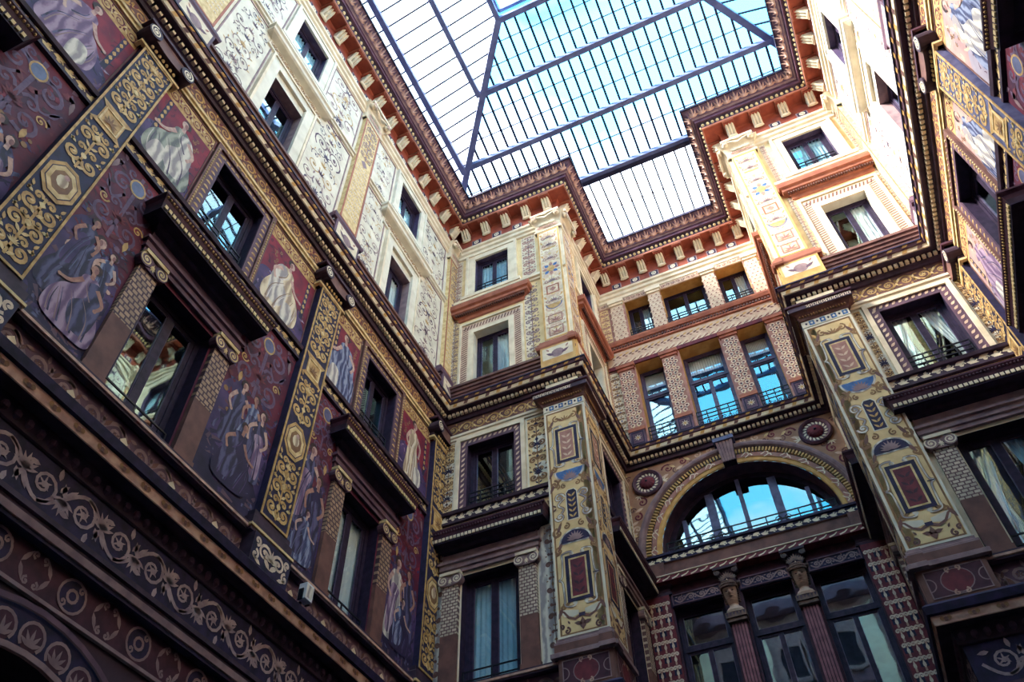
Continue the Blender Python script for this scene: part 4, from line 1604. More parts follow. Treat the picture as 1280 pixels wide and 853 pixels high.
# carved heads on fluted pilasters
def herm():
    P = []
    zb = 8.0
    sh = MB()
    for i in range(5):
        u = -.128 + .064 * i
        sh.box(u - .022, u + .022, 0, .15, 8.0, 10.96, 'plum_light')
    sh.box(-.165, .165, 0, .12, 8.0, 10.98, 'maroon_dark')
    P.append(('fluted_shaft', sh.mesh('fluted_shaft', 0, zb), None, None))
    bl = MB()
    bl.box(-.20, .20, 0, .22, 10.98, 11.06, 'bronze')
    bl.box(-.22, .22, 0, .25, 11.06, 11.18, 'bronze')
    for i in range(6):
        u = -.18 + .072 * i
        bl.p([(u - .03, .252, 11.17), (u + .03, .252, 11.17), (u, .252, 11.09)], 'brown_dark')
    P.append(('block', bl.mesh('block', 0, zb), None, None))
    # bust: one continuous loft
    prof = [(0, .19, .11), (.05, .19, .13), (.09, .165, .12), (.125, .12, .105), (.15, .10, .095), (.18, .095, .09), (.205, .10, .105), (.24, .122, .13), (.30, .140, .15),
            (.37, .148, .162), (.45, .152, .168), (.52, .148, .165), (.58, .130, .148), (.63, .095, .11), (.66, .05, .06), (.675, .005, .005)]

    def rad(z):
        for (z0, a0, b0), (z1, a1, b1) in zip(prof, prof[1:]):
            if z0 <= z <= z1:
                t = (z - z0) / (z1 - z0)
                t = t * t * (3 - 2 * t)
                return a0 + (a1 - a0) * t, b0 + (b1 - b0) * t
        return .005, .005

    def G(x, s):
        return math.exp(-(x / s) ** 2)
    K, J = 40, 56

    def lean(z):
        return max(0, z - .17) * .40

    def V(i, j):
        a = 2 * pi * i / K
        z = .675 * j / J
        ru, rn = rad(z)
        x, n = ru * cos(a), rn * sin(a)
        if sin(a) > 0 and z > .18:
            f = .070 * G(x, .026) * (G(z - .365, .026) + .55 * G(z - .41, .032))          # nose
            f -= .046 * (G(x - .060, .032) + G(x + .060, .032)) * G(z - .430, .024)       # eye sockets
            f += .020 * (G(x - .060, .018) + G(x + .060, .018)) * G(z - .430, .012)       # eyeballs
            f += .024 * G(z - .470, .016) * G(x, .10)                                    # brow
            f += .024 * G(x, .045) * (G(z - .315, .010) + G(z - .288, .010))              # lips
            f -= .022 * G(x, .045) * G(z - .302, .006)
            f += .022 * G(x, .04) * G(z - .245, .018)                                    # chin
            n += f * sin(a)
        return (x, .16 + n + lean(z), 11.18 + z - .12 * max(0, z - .2) * sin(a))
    b = MB()
    for j in range(J):
        for i in range(K):
            b.p([V(i, j), V(i + 1, j), V(i + 1, j + 1), V(i, j + 1)], 'marble_flesh')
    P.append(('bust', b.mesh('bust', 0, zb, True), None, None, 'carved female head and shoulders'))
    k = len(P) - 1
    hr = MB()
    for i in range(17):
        a = pi * i / 16
        for rr, zz in ((.165, .530), (.150, .585), (.115, .635)):
            hr.egg(rr * cos(a), .16 + lean(zz) + rr * 1.08 * sin(a), 11.18 + zz - .05 * sin(a), .024, .03, .034, 'bronze', 5, 6)
    for sd in (-1, 1):
        for q in range(7):
            hr.egg(sd * (.165 - .004 * q), .17 + lean(.5 - .045 * q), 11.18 + .50 - .045 * q, .03, .055, .036, 'bronze', 5, 6)
    P.append(('hair', hr.mesh('hair', 0, zb), k, None))
    for sd in (-1, 1):
        ey = MB()
        ey.egg(sd * .060, .16 + .168 * .92 + lean(.43) - .028, 11.18 + .430 - .028, .028, .022, .009, 'brown_dark', 5, 4)
        P.append(('eye', ey.mesh('eye', 0, zb), k, None))
    mo = MB()
    mo.egg(0, .16 + .15 + lean(.30) + .004, 11.18 + .302 - .012, .034, .012, .004, 'brown_dark', 5, 4)
    P.append(('mouth', mo.mesh('mouth', 0, zb), k, None))
    cp = MB()
    cp.cap_prof(-.10, .10, [(0, 11.86), (.10, 11.86), (.13, 11.90), (.13, 11.94), (.10, 11.96)], 'bronze')
    cp.cap_prof(-.06, .06, [(.10, 11.96), (.10, 12.05), (.14, 12.15), (.20, 12.24)], 'brown_dark')
    for sd in (-1, 1):
        cp.spiral(sd * .19, 12.18, .075, pi / 2, 1.7, -sd, .028, .016, .24, 'bronze')
        cp.egg(sd * .19, .16, 12.18, .08, .07, .08, 'brown_dark', 5, 6)
    cp.palm(0, 12.02, pi / 2, .17, .215, 'bronze', 7, 2.6)
    cp.palm(-.1, 11.98, pi / 2 + .3, .14, .21, 'bronze', 5, 2)
    cp.palm(.1, 11.98, pi / 2 - .3, .14, .21, 'bronze', 5, 2)
    cp.box(-.27, .27, 0, .26, 12.24, 12.30, 'brown_dark')
    P.append(('capital', cp.mesh('capital', 0, zb), None, None))
    return P


HM = herm()
place(HM, 'head_pilaster', 'C', -1.89, 8.0, 'fluted pilaster topped by a carved head, nearer the shaded pier', 'pilaster', 'carved head pilasters under the arch')
place(HM, 'head_pilaster', 'C', -.41, 8.0, 'fluted pilaster topped by a carved head, nearer the sunlit pier', 'pilaster', 'carved head pilasters under the arch')
for (a, b), lb in zip(C_LOW, 'abc'):
    mb = MB()
    mb.box(a - .02, b + .02, 0, .05, 11.74, 12.05, 'navy')
    mb.frame(a, b, 11.76, 12.03, .03, .05, .07, 'brown_violet')
    mb.rinceau(a + .06, b - .06, 11.80, 12.0, .055, 'stone_violet', 'stone_violet', .16, 4)
    on_wall('C', 'scroll_panel', mb)


def scroll_pilaster():
    P = []
    sh = MB()
    sh.box(-.27, .27, 0, .10, 8.0, 12.04, 'maroon')
    P.append(('shaft', sh.mesh('shaft', 0, 8.0), None, None))
    sc = MB()
    z = 8.1
    j = 0
    while z < 11.95:
        for i, c in enumerate((-.17, 0, .17)):
            if (i + j) % 2:
                sc.rect(c - .075, c + .075, z - .02, z + .16, .103, 'navy')
            for sd in (-1, 1):
                sc.spiral(c + sd * .046, z + .135, .055, pi / 2 + sd * pi / 2, 1.15, -sd, .036, .024, .106, 'leaf_pale', k=9)
            sc.stroke([(c, z - .10), (c, z + .14)], .04, .03, .106, 'leaf_taupe')
            sc.leaf(c, z - .04, pi / 2, .14, .07, .107, 'leaf_pale')
        z += .30
        j += 1
    P.append(('painted_scrolls', sc.mesh('painted_scrolls', 0, 8.0), 0, None))
    cp = MB()
    cp.cap_prof(-.24, .24, [(0, 12.04), (.10, 12.04), (.10, 12.10), (.08, 12.12), (.08, 12.20), (.14, 12.26), (.14, 12.30)], 'brown_dark')
    P.append(('capital', cp.mesh('capital', 0, 8.0), None, None))
    return P


SPL = scroll_pilaster()
place(SPL, 'scroll_pilaster', 'C', -3.51, 8.0, 'maroon pilaster with rows of white scrolls in the shaded corner', 'pilaster', 'white-scrolled pilasters flanking the lower windows')
place(SPL, 'scroll_pilaster', 'C', 1.20, 8.0, 'maroon pilaster with rows of white scrolls beside the sunlit pier', 'pilaster', 'white-scrolled pilasters flanking the lower windows')


# ------------------------------------------------------------------ pilasters
def gold_pilaster(var, field='navy'):
    """navy pilaster with gold arabesque, Ionic scroll capital and pedestal (fresco walls)"""
    zb = 8.42
    P = []
    h = .34
    ped = MB()
    ped.box(-.44, .44, 0, .26, 8.42, 8.90, 'brown_dark')
    P.append(('pedestal', ped.mesh('pedestal', 0, zb), None, None))
    ps = MB()
    ps.rect(-.43, .43, 8.43, 8.89, .264, 'navy')
    for sd in (-1, 1):
        ps.spiral(sd * .17, 8.68, .15, pi if sd > 0 else 0, 1.5, -sd, .05, .03, .268, 'leaf_pale')
        ps.spiral(sd * .35, 8.56, .085, pi / 2, 1.2, sd, .045, .03, .268, 'leaf_pale')
        ps.spiral(sd * .35, 8.78, .075, -pi / 2, 1.2, -sd, .045, .03, .268, 'leaf_pale')
        ps.leaf(0, 8.50, pi / 2 - sd * .9, .22, .09, .268, 'leaf_pale')
        ps.leaf(sd * .2, 8.46, pi / 2 - sd * 1.2, .2, .07, .268, 'leaf_pale')
    ps.palm(0, 8.62, pi / 2, .2, .27, 'leaf_pale', 7)
    P.append(('painted_scrolls', ps.mesh('painted_scrolls', 0, zb), 0, None))
    bs = MB()
    bs.cap_prof(-.30, .30, [(.14, 8.90), (.20, 8.92), (.20, 8.97)], 'brown_dark')
    bs.cap_prof(-.30, .30, [(.20, 8.97), (.22, 8.98), (.22, 9.02)], 'gold_pale')
    bs.cap_prof(-.30, .30, [(.22, 9.02), (.18, 9.06), (.18, 9.20), (.14, 9.24), (.14, 9.32), (0, 9.34)], 'brown_dark')
    P.append(('base', bs.mesh('base', 0, zb), None, None))
    sh = MB()
    sh.box(-h, h, 0, .14, 9.32, 14.96, field)
    sh.frame(-h, h, 9.32, 14.96, .035, .14, .155, 'gold')
    P.append(('shaft', sh.mesh('shaft', 0, zb), None, None))
    k = len(P) - 1
    sc = MB()
    sc.candel(0, 9.42, 10.60, .29, .146, 'gold', 'gold_pale', .085, 2.0, var)
    sc.candel(0, 11.45, 12.45, .29, .146, 'gold', 'gold_pale', .085, 2.0, var + 1)
    sc.candel(0, 13.15, 14.88, .29, .146, 'gold', 'gold_pale', .085, 2.0, var)
    P.append(('gold_scrollwork', sc.mesh('gold_scrollwork', 0, zb), k, None))
    md = MB()
    for r, n, m in ((.29, .150, 'gold'), (.24, .152, 'brown_dark'), (.225, .154, 'gold_pale'), (.16, .156, 'ochre_dark')):
        md.poly([(r * cos(pi / 8 + pi / 4 * i) * 1.0, 11.02 + r * 1.35 * sin(pi / 8 + pi / 4 * i)) for i in range(8)], n, m)
    md.disc(0, 11.04, .09, .158, 'robe_cream', 10, 1.3)
    md.disc(.02, 11.15, .045, .160, 'skin_pale', 8)
    P.append(('octagon_medallion', md.mesh('octagon_medallion', 0, zb), k, None))
    lz = MB()
    lz.poly([(-.30, 12.52), (.30, 12.52), (.20, 12.62), (.20, 12.96), (.30, 13.08), (-.30, 13.08), (-.20, 12.96), (-.20, 12.62)], .150, 'gold')
    lz.frame(-.18, .18, 12.60, 12.98, .03, .15, .158, 'gold_pale')
    lz.palm(0, 12.72, pi / 2, .16, .160, 'ochre_dark', 7, 4)
    P.append(('square_panel', lz.mesh('square_panel', 0, zb), k, None))
    cp = MB()
    cp.cap_prof(-.30, .30, [(.10, 14.96), (.16, 14.98), (.16, 15.04), (.13, 15.06)], 'gold_pale')
    cp.cap_prof(-.30, .30, [(.13, 15.06), (.13, 15.18), (.22, 15.22)], 'brown_dark')
    for i in range(7):
        cp.egg(-.26 + .087 * i, .16, 15.13, .032, .03, .045, 'gold_pale', 5, 4)
    P.append(('neck', cp.mesh('neck', 0, zb), None, None))
    vo = MB()
    for sd in (-1, 1):
        cu, cz, r = sd * .40, 15.30, .145
        K = 16
        for i in range(K):
            a, b = 2 * pi * i / K, 2 * pi * (i + 1) / K
            vo.p([(cu + r * cos(a), .30, cz + r * sin(a)), (cu + r * cos(b), .30, cz + r * sin(b)), (cu + r * cos(b), .0, cz + r * sin(b)), (cu + r * cos(a), .0, cz + r * sin(a))], 'brown_dark')
        vo.disc(cu, cz, r, .30, 'brown_dark', 16)
        vo.spiral(cu, cz, r * .88, pi / 2, 2.0, -sd, .028, .018, .304, 'cream')
    # the channel between the volutes
    for i in range(8):
        u0, u1 = -.40 + .1 * i, -.30 + .1 * i
        zz = [15.22 - .06 * cos(pi * (u / .8)) for u in (u0, u1)]
        vo.p([(u0, .26, zz[0]), (u1, .26, zz[1]), (u1, .26, 15.44), (u0, .26, 15.44)], 'brown')
        vo.p([(u0, .26, zz[0]), (u1, .26, zz[1]), (u1, .05, zz[1]), (u0, .05, zz[0])], 'brown_dark')
    vo.cap_prof(-.28, .28, [(.26, 15.44), (.30, 15.46), (.30, 15.52), (.24, 15.56), (0, 15.58)], 'maroon_dark')
    P.append(('volute_capital', vo.mesh('volute_capital', 0, zb), None, None))
    return P


GP = [gold_pilaster(0), gold_pilaster(1), gold_pilaster(1, 'slate')]  # slate field: navy of the right-wall pilaster with sun haze painted in
place(GP[0], 'gold_pilaster', 'L', 1.375, 8.42, 'navy and gold arabesque pilaster nearest the viewer on the fresco wall', 'pilaster', 'gold arabesque pilasters')
place(GP[1], 'gold_pilaster', 'L', 6.64, 8.42, 'navy and gold arabesque pilaster between the two fresco-wall windows', 'pilaster', 'gold arabesque pilasters')
place(GP[0], 'gold_pilaster', 'L', 11.50, 8.42, 'half-hidden arabesque pilaster in the inner corner of the fresco wall', 'pilaster', 'gold arabesque pilasters')
place(GP[2], 'gold_pilaster', 'R', -6.80, 8.42, 'arabesque pilaster with scroll capital at the right picture edge', 'pilaster', 'gold arabesque pilasters')
place(GP[0], 'gold_pilaster', 'R', -11.50, 8.42, 'half-hidden arabesque pilaster in the corner of the sunlit walls', 'pilaster', 'gold arabesque pilasters')


def pier_pilaster(var):
    """broad cream pilaster with red and blue panels, fret capital, pedestal (end piers)"""
    zb = 8.42
    P = []
    h = .485
    ped = MB()
    ped.box(-.50, .50, 0, .24, 8.42, 8.98, 'brown')
    ped.rect(-.42, .42, 8.48, 8.93, .244, 'maroon_dark')
    ped.frame(-.43, .43, 8.47, 8.94, .018, .244, .25, 'stone_violet')
    ped.disc(0, 8.70, .24, .248, 'stone_violet', 20, .86)
    ped.disc(0, 8.70, .222, .250, 'maroon', 20, .86)
    for sd in (-1, 1):
        ped.half(sd * .42, 8.70, .0001, .251, 'stone_violet')
        ped.ring(sd * .42, 8.70, .10, .118, .250, 'stone_violet', 10, pi / 2 if sd > 0 else -pi / 2, 3 * pi / 2 if sd > 0 else pi / 2)
        ped.spiral(sd * .07, 8.90, .05, -pi / 2, 1.2, sd, .03, .018, .254, 'leaf_taupe', k=9)
        ped.spiral(sd * .07, 8.50, .05, pi / 2, 1.2, -sd, .03, .018, .254, 'leaf_taupe', k=9)
    P.append(('pedestal', ped.mesh('pedestal', 0, zb), None, None))
    bs = MB()
    bs.cap_prof(-.32, .32, [(.24, 8.98), (.30, 9.0), (.30, 9.08), (.27, 9.10)], 'stone_violet')
    bs.cap_prof(-.32, .32, [(.27, 9.10), (.24, 9.12), (.24, 9.26)], 'brown')
    bs.cap_prof(-.32, .32, [(.24, 9.26), (.24, 9.30), (.20, 9.33), (.20, 9.38), (0, 9.38)], 'stone_violet')
    P.append(('base', bs.mesh('base', 0, zb), None, None))
    sh = MB()
    sh.box(-h, h, 0, .20, 9.38, 15.0, 'cream_warm')
    sh.frame(-h, h, 9.38, 15.0, .04, .20, .205, 'cream_pale')
    sh.frame(-h + .05, h - .05, 9.42, 14.95, .03, .20, .204, 'ochre_dark')
    P.append(('shaft', sh.mesh('shaft', 0, zb), None, None))
    k = len(P) - 1
    n = .206

    def ol(q, pts, w0, w1, nn, m):
        q.stroke(pts, w0 + .022, w1 + .018, nn - .0006, 'ochre_dark')
        q.stroke(pts, w0, w1, nn, m)

    def redpanel(zc, hz, m):
        q = MB()
        q.frame(-.25, .25, zc - hz, zc + hz, .07, n, n + .004, 'navy')
        q.rect(-.18, .18, zc - hz + .07, zc + hz - .07, n + .001, 'gold_pale')
        q.rect(-.145, .145, zc - hz + .105, zc + hz - .105, n + .003, m)
        for i in range(4):
            z = zc - hz + .16 + i * (2 * hz - .3) / 4
            for sd in (-1, 1):
                q.leaf(0, z, pi / 2 - sd * .8, .15, .06, n + .005, 'pink_pale' if m == 'pink' else 'maroon_dark')
        for sd in (-1, 1):
            for ez in (-1, 1):
                q.spiral(sd * .10, zc + ez * (hz + .03), .05, ez * -pi / 2, 1.2, sd * ez, .034, .022, n + .002, 'robe_white')
                ol(q, smooth_open([(sd * .10, zc + ez * (hz + .08)), (sd * .2, zc + ez * (hz + .09)), (sd * .30, zc + ez * (hz + .05)), (sd * .31, zc + ez * (hz - .05))]), .03, .025, n + .002, 'robe_white')
            ol(q, smooth_open([(sd * .30, zc - hz), (sd * .32, zc - .08), (sd * .39, zc), (sd * .32, zc + .08), (sd * .30, zc + hz)]), .03, .03, n + .002, 'robe_white')
            q.rect(sd * .31 - .03, sd * .31 + .06 * sd + .03, zc - .01, zc + .01, n + .003, 'navy')
        return q
    P.append(('red_panel', redpanel(13.90, .50, 'pink').mesh('red_panel', 0, zb), k, None, 'framed rose-red painted panel'))
    P.append(('red_panel', redpanel(10.55, .50, 'maroon').mesh('red_panel', 0, zb), k, None, 'framed dark red painted panel'))
    bl = MB()
    bl.half(0, 13.18, .345, n, 'robe_white', False, 14, .95)
    bl.half(0, 13.165, .30, n + .002, 'blue', False, 14, .92)
    bl.palm(0, 12.92, pi / 2, .22, n + .004, 'stone_violet', 9, 2.8)
    bl.half(0, 11.32, .345, n, 'robe_white', True, 14, .95)
    bl.half(0, 11.345, .30, n + .002, 'navy', True, 14, .9)
    bl.palm(0, 11.38, pi / 2, .22, n + .004, 'stone_violet', 9, 2.8)
    P.append(('blue_lunettes', bl.mesh('blue_lunettes', 0, zb), k, None))
    tp = MB()
    tp.poly([(-.13, 11.86), (.13, 11.86), (.13, 12.56), (.07, 12.64), (-.07, 12.64), (-.13, 12.56)], n, 'cream_pale')
    tp.poly([(-.11, 11.88), (.11, 11.88), (.11, 12.55), (.06, 12.62), (-.06, 12.62), (-.11, 12.55)], n + .002, 'navy')
    for i in range(5):
        for sd in (-1, 1):
            tp.leaf(0, 11.92 + i * .13, pi / 2 - sd * .7, .13, .05, n + .004, 'gold')
    P.append(('dark_leaf_panel', tp.mesh('dark_leaf_panel', 0, zb), k, None))
    sc = MB()
    for sd in (-1, 1):
        for wd, m, dn in ((.03, 'ochre_dark', -.0006), (0, 'robe_white', 0)):
            sc.spiral(sd * .27, 12.48, .12, pi if sd > 0 else 0, 1.4, -sd, .04 + wd, .025 + wd * .7, n + dn, m)
            sc.spiral(sd * .28, 12.00, .11, 0 if sd > 0 else pi, 1.4, -sd, .04 + wd, .025 + wd * .7, n + dn, m)
            sc.stroke(smooth_open([(sd * .17, 12.44), (sd * .30, 12.30), (sd * .19, 12.18), (sd * .24, 12.08)]), .035 + wd, .035 + wd, n + dn, m)
        for zz, rr, dr in ((13.26, .07, 1), (11.20, .07, -1), (9.98, .05, 1), (14.50, .05, -1), (12.86, .09, 1), (11.62, .10, -1)):
            sc.spiral(sd * .35, zz, rr * 1.25, pi / 2, 1.35, sd * dr, .05, .03, n + .0004, 'ochre_dark')
            sc.leaf(sd * .36, zz, -dr * pi / 2 + sd * .4, .24, .08, n + .0005, 'brown')
            sc.leaf(sd * .30, zz, dr * pi / 2 + sd * .8, .18, .07, n + .0005, 'ochre_dark')
        sc.leaf(sd * .34, 12.26, pi / 2 - sd * .8, .12, .05, n + .001, 'brown')
        sc.leaf(sd * .34, 12.24, -pi / 2 + sd * .8, .12, .05, n + .001, 'brown')
        sc.spiral(sd * .16, 11.74, .08, pi / 2, 1.3, sd, .035, .02, n, 'ochre_dark')
        sc.spiral(sd * .30, 12.80, .08, -pi / 2, 1.3, -sd, .035, .02, n, 'ochre_dark')
        sc.spiral(sd * .15, 12.76, .07, pi / 2, 1.2, -sd, .035, .02, n, 'ochre_dark')
        sc.leaf(sd * .33, 11.70, pi / 2 + sd * .4, .2, .07, n, 'ochre_dark')
        sc.spiral(sd * .20, 14.72, .10, pi / 2, 1.3, -sd, .04, .02, n, 'ochre_dark')
        sc.leaf(sd * .33, 14.60, pi / 2 - sd * .4, .18, .07, n, 'ochre')
        sc.leaf(sd * .05, 14.62, pi / 2 - sd * .9, .2, .08, n, 'ochre_dark')
        # foot: fleur and sweeping arms
        sc.poly([(sd * .06, 9.86), (sd * .40, 9.94), (sd * .40, 9.90), (sd * .34, 9.78), (sd * .22, 9.74), (sd * .06, 9.78)][::sd], n, 'cream_pale')
        sc.stroke([(0, 9.76), (sd * .14, 9.70), (sd * .26, 9.76), (sd * .34, 9.88), (sd * .42, 9.92)], .06, .03, n + .001, 'brown')
        sc.spiral(sd * .30, 9.50, .07, pi / 2, 1.2, sd, .04, .02, n + .001, 'brown')
        sc.spiral(sd * .40, 9.60, .05, -pi / 2, 1.2, -sd, .04, .02, n + .001, 'brown')
        sc.leaf(0, 9.58, pi / 2 - sd * 1.3, .17, .09, n + .001, 'brown')
        sc.leaf(sd * .24, 9.62, pi / 2 - sd * .5, .09, .04, n + .001, 'brown')
    sc.rect(-.06, .06, 9.73, 9.80, n + .003, 'navy')
    sc.leaf(0, 9.46, pi / 2, .26, .13, n + .001, 'brown')
    sc.palm(0, 14.62, pi / 2, .17, n + .002, 'ochre_dark', 5, 2.4)
    P.append(('painted_scrolls', sc.mesh('painted_scrolls', 0, zb), k, None))
    cp = MB()
    cp.box(-.49, .49, 0, .21, 15.02, 15.20, 'cream_pale')
    for i in range(8):
        u = -.46 + .115 * (i + .5)
        cp.poly([(u - .055, 15.04), (u + .055, 15.04), (u + .055, 15.18), (u - .055, 15.18)], .213, 'blue' if i % 2 else 'cream_pale')
        cp.poly([(u - .03, 15.11), (u, 15.07), (u + .03, 15.11), (u, 15.15)], .216, 'cream_pale' if i % 2 else 'navy')
    P.append(('blue_checked_band', cp.mesh('blue_checked_band', 0, zb), k, None))
    c2 = MB()
    c2.cap_prof(-.30, .30, [(.20, 15.20), (.22, 15.22), (.24, 15.30), (.30, 15.37), (.36, 15.40)], 'brown')
    c2.cap_prof(-.30, .30, [(.36, 15.40), (.37, 15.41), (.37, 15.53)], 'brown_dark')
    c2.cap_prof(-.30, .30, [(.37, 15.52), (.40, 15.55), (.40, 15.60), (.20, 15.64), (0, 15.66)], 'maroon_dark')
    P.append(('capital', c2.mesh('capital', 0, zb), None, None))
    kk = len(P) - 1
    ft = MB()
    for i in range(15):
        u = -.63 + .09 * i
        ft.stroke([(u - .03, 15.425), (u - .03, 15.505), (u + .025, 15.505), (u + .025, 15.45), (u - .002, 15.45)], .022, .022, .374, 'leaf_pale')
    for i in range(17):
        u = -.50 + 1.0 * (i + .5) / 17
        ft.egg(u, .26, 15.31, .025, .03, .04, 'ochre_dark', 4, 3)
    P.append(('fret_ornament', ft.mesh('fret_ornament', 0, zb), kk, None))
    fb = MB()
    fb.box(-.40, .40, 0, .20, 15.64, 15.92, 'cream')
    fb.palm(0, 15.72, pi / 2, .12, .203, 'ochre_dark', 3, 2)
    for sd in (-1, 1):
        fb.leaf(0, 15.74, pi / 2 - sd * 1.4, .22, .07, .203, 'ochre_dark')
    P.append(('frieze_block', fb.mesh('frieze_block', 0, zb), None, None))
    return P


PP = pier_pilaster(0)
place(PP, 'pier_pilaster', 'B', -4.11, 8.42, 'broad cream pilaster with red and blue panels on the shaded pier', 'pilaster', 'panelled pier pilasters')
place(PP, 'pier_pilaster', 'B2', 1.838, 8.42, 'broad cream pilaster with red and blue panels on the sunlit pier', 'pilaster', 'panelled pier pilasters')
place(PP, 'pier_pilaster', 'S1', 11.995, 8.42, 'panelled pilaster on the narrow receding side of the shaded pier', 'pilaster', 'panelled pier pilasters')
place(PP, 'pier_pilaster', 'S2', -11.995, 8.42, 'panelled pilaster on the hidden receding side of the sunlit pier', 'pilaster', 'panelled pier pilasters')


def upper_pilaster(warm, hw):
    zb = 16.42
    P = []
    ped = MB()
    ped.box(-hw - .12, hw + .12, 0, .20, 16.42, 17.30, 'brown_violet' if not warm else 'ochre')
    ped.rect(-hw - .06, hw + .06, 16.82, 17.24, .204, 'cream')
    ped.disc(0, 16.98, .17, .207, 'stone_violet', 12, .9)
    for sd in (-1, 1):
        ped.leaf(sd * .1, 16.92, pi / 2 - sd * 1.0, .24, .1, .208, 'brown_violet')
        ped.leaf(sd * .22, 17.10, pi / 2 - sd * .6, .14, .06, .208, 'pink')
    P.append(('pedestal', ped.mesh('pedestal', 0, zb), None, None))
    bs = MB()
    bs.cap_prof(-hw - .02, hw + .02, [(.14, 17.28), (.20, 17.30), (.22, 17.36), (.22, 17.42), (.18, 17.44), (.18, 17.52), (.14, 17.55), (.14, 17.62), (.10, 17.66)], 'terracotta' if warm else 'brown_violet')
    P.append(('base', bs.mesh('base', 0, zb), None, None))
    sh = MB()
    sh.box(-hw, hw, 0, .12, 17.62, 22.76, 'cream' if warm else 'gold_pale')
    sh.frame(-hw, hw, 17.66, 22.74, .05, .12, .128, 'ochre' if warm else 'terracotta')
    P.append(('shaft', sh.mesh('shaft', 0, zb), None, None))
    k = len(P) - 1
    sc = MB()
    n = .126
    if warm:
        # painted: rosette, vases, squares over a pale arabesque
        sc.candel(0, 17.75, 22.65, .28, n - .002, 'pink_pale', 'gold_pale', .09, 2.2)
        for z, m in ((17.95, 'pink'), (18.45, 'pink')):
            sc.frame(-.2, .2, z - .17, z + .17, .03, n, n + .003, m)
            sc.palm(0, z - .1, pi / 2, .2, n + .003, m, 5, 3)
        sc.half(0, 19.10, .24, n, 'blue_grey', False)
        sc.half(0, 19.09, .20, n + .002, 'gold', False)
        sc.frame(-.19, .19, 19.55, 19.93, .04, n, n + .003, 'terracotta')
        sc.poly([(-.1, 19.74), (0, 19.64), (.1, 19.74), (0, 19.84)], n + .003, 'pink')
        for i in range(8):
            a = pi / 4 * i
            sc.leaf(.10 * cos(a), 20.72 + .13 * sin(a), a, .17, .13, n + .002, 'blue' if i % 2 else 'pink')
        sc.disc(0, 20.72, .12, n + .004, 'gold', 12, 1.2)
        sc.rect(-.2, .2, 21.72, 21.80, n, 'gold')
        for z in (19.2, 20.1, 21.2, 21.9, 22.3):
            sc.palm(0, z, pi / 2, .17, n + .003, 'stone_violet', 7, 2.8)
            for sd in (-1, 1):
                sc.spiral(sd * .15, z + .02, .08, pi / 2, 1.2, -sd, .03, .015, n, 'pink')
                sc.leaf(sd * .2, z + .15, pi / 2 - sd * .5, .16, .06, n, 'ochre')
    else:
        for j in range(15):
            z = 18.1 + j * .16
            for c in (-.18, -.06, .06, .18):
                sc.half(c, z, .045, n, 'cream_pale', True, 5)
                sc.leaf(c, z, pi / 2, .04, .03, n + .001, 'pink')
        sc.candel(0, 20.8, 22.6, hw * .8, n, 'stone_violet', 'ochre', .06, 2.2)
        sc.poly([(-.14, 20.62), (0, 20.46), (.14, 20.62), (0, 20.78)], n, 'stone_violet')
    P.append(('painted_ornament', sc.mesh('painted_ornament', 0, zb), k, None))
    cp = MB()
    cp.cap_prof(-hw + .06, hw - .06, [(.12, 22.74), (.14, 22.76), (.14, 22.82), (.11, 22.84), (.11, 23.08), (.17, 23.24), (.26, 23.36), (.28, 23.38)], 'cream')
    for c in (-.24, -.08, .08, .24):
        cp.palm(c, 22.86, pi / 2, .20, .155, 'leaf_taupe', 5, 1.8)
    for c in (-.16, 0, .16):
        cp.palm(c, 23.02, pi / 2, .20, .185, 'cream', 5, 1.8)
    for sd in (-1, 1):
        cp.egg(sd * (hw + .03), .24, 23.30, .09, .10, .09, 'cream', 6, 6)
        cp.spiral(sd * (hw + .0), 23.30, .10, pi / 2, 1.7, -sd, .04, .02, .345, 'leaf_taupe')
        cp.stroke([(0, 23.22), (sd * .12, 23.30), (sd * hw, 23.38)], .05, .05, .31, 'cream')
    cp.box(-hw - .12, hw + .12, 0, .34, 23.39, 23.48, 'cream')
    cp.palm(0, 23.34, pi / 2, .14, .35, 'cream', 5, 3)
    P.append(('capital', cp.mesh('capital', 0, zb), None, None))
    return P


UPW, UPL = upper_pilaster(True, .34), upper_pilaster(False, .34)
place(UPW, 'upper_pilaster', 'B', -4.13, 16.42, 'cream pilaster with blue rosette above the cornice on the shaded pier', 'pilaster', 'upper painted pilasters')
place(UPW, 'upper_pilaster', 'B2', 1.858, 16.42, 'bright pilaster with blue rosette above the cornice on the sunlit pier', 'pilaster', 'upper painted pilasters')
place(UPW, 'upper_pilaster', 'S1', 12.01, 16.42, 'upper pilaster on the receding side of the shaded pier', 'pilaster', 'upper painted pilasters')
place(UPW, 'upper_pilaster', 'S2', -12.01, 16.42, 'upper pilaster on the hidden receding side of the sunlit pier', 'pilaster', 'upper painted pilasters')
place(UPL, 'upper_pilaster', 'L', 6.58, 16.42, 'orange-patterned pilaster between the pale panels above the fresco wall', 'pilaster', 'upper painted pilasters')
place(UPL, 'upper_pilaster', 'L', 1.35, 16.42, 'orange-patterned pilaster at the top left picture edge', 'pilaster', 'upper painted pilasters')
place(UPL, 'upper_pilaster', 'R', -6.80, 16.42, 'orange-patterned pilaster of the sun-bleached wall at the top edge', 'pilaster', 'upper painted pilasters')
place(UPL, 'upper_pilaster', 'L', 11.62, 16.42, 'half-hidden upper pilaster in the inner corner over the frescoes', 'pilaster', 'upper painted pilasters')
place(UPL, 'upper_pilaster', 'R', -11.62, 16.42, 'half-hidden upper pilaster in the corner of the bleached wall', 'pilaster', 'upper painted pilasters')

# ------------------------------------------------------------------ frescoes
RND = random.Random(7)


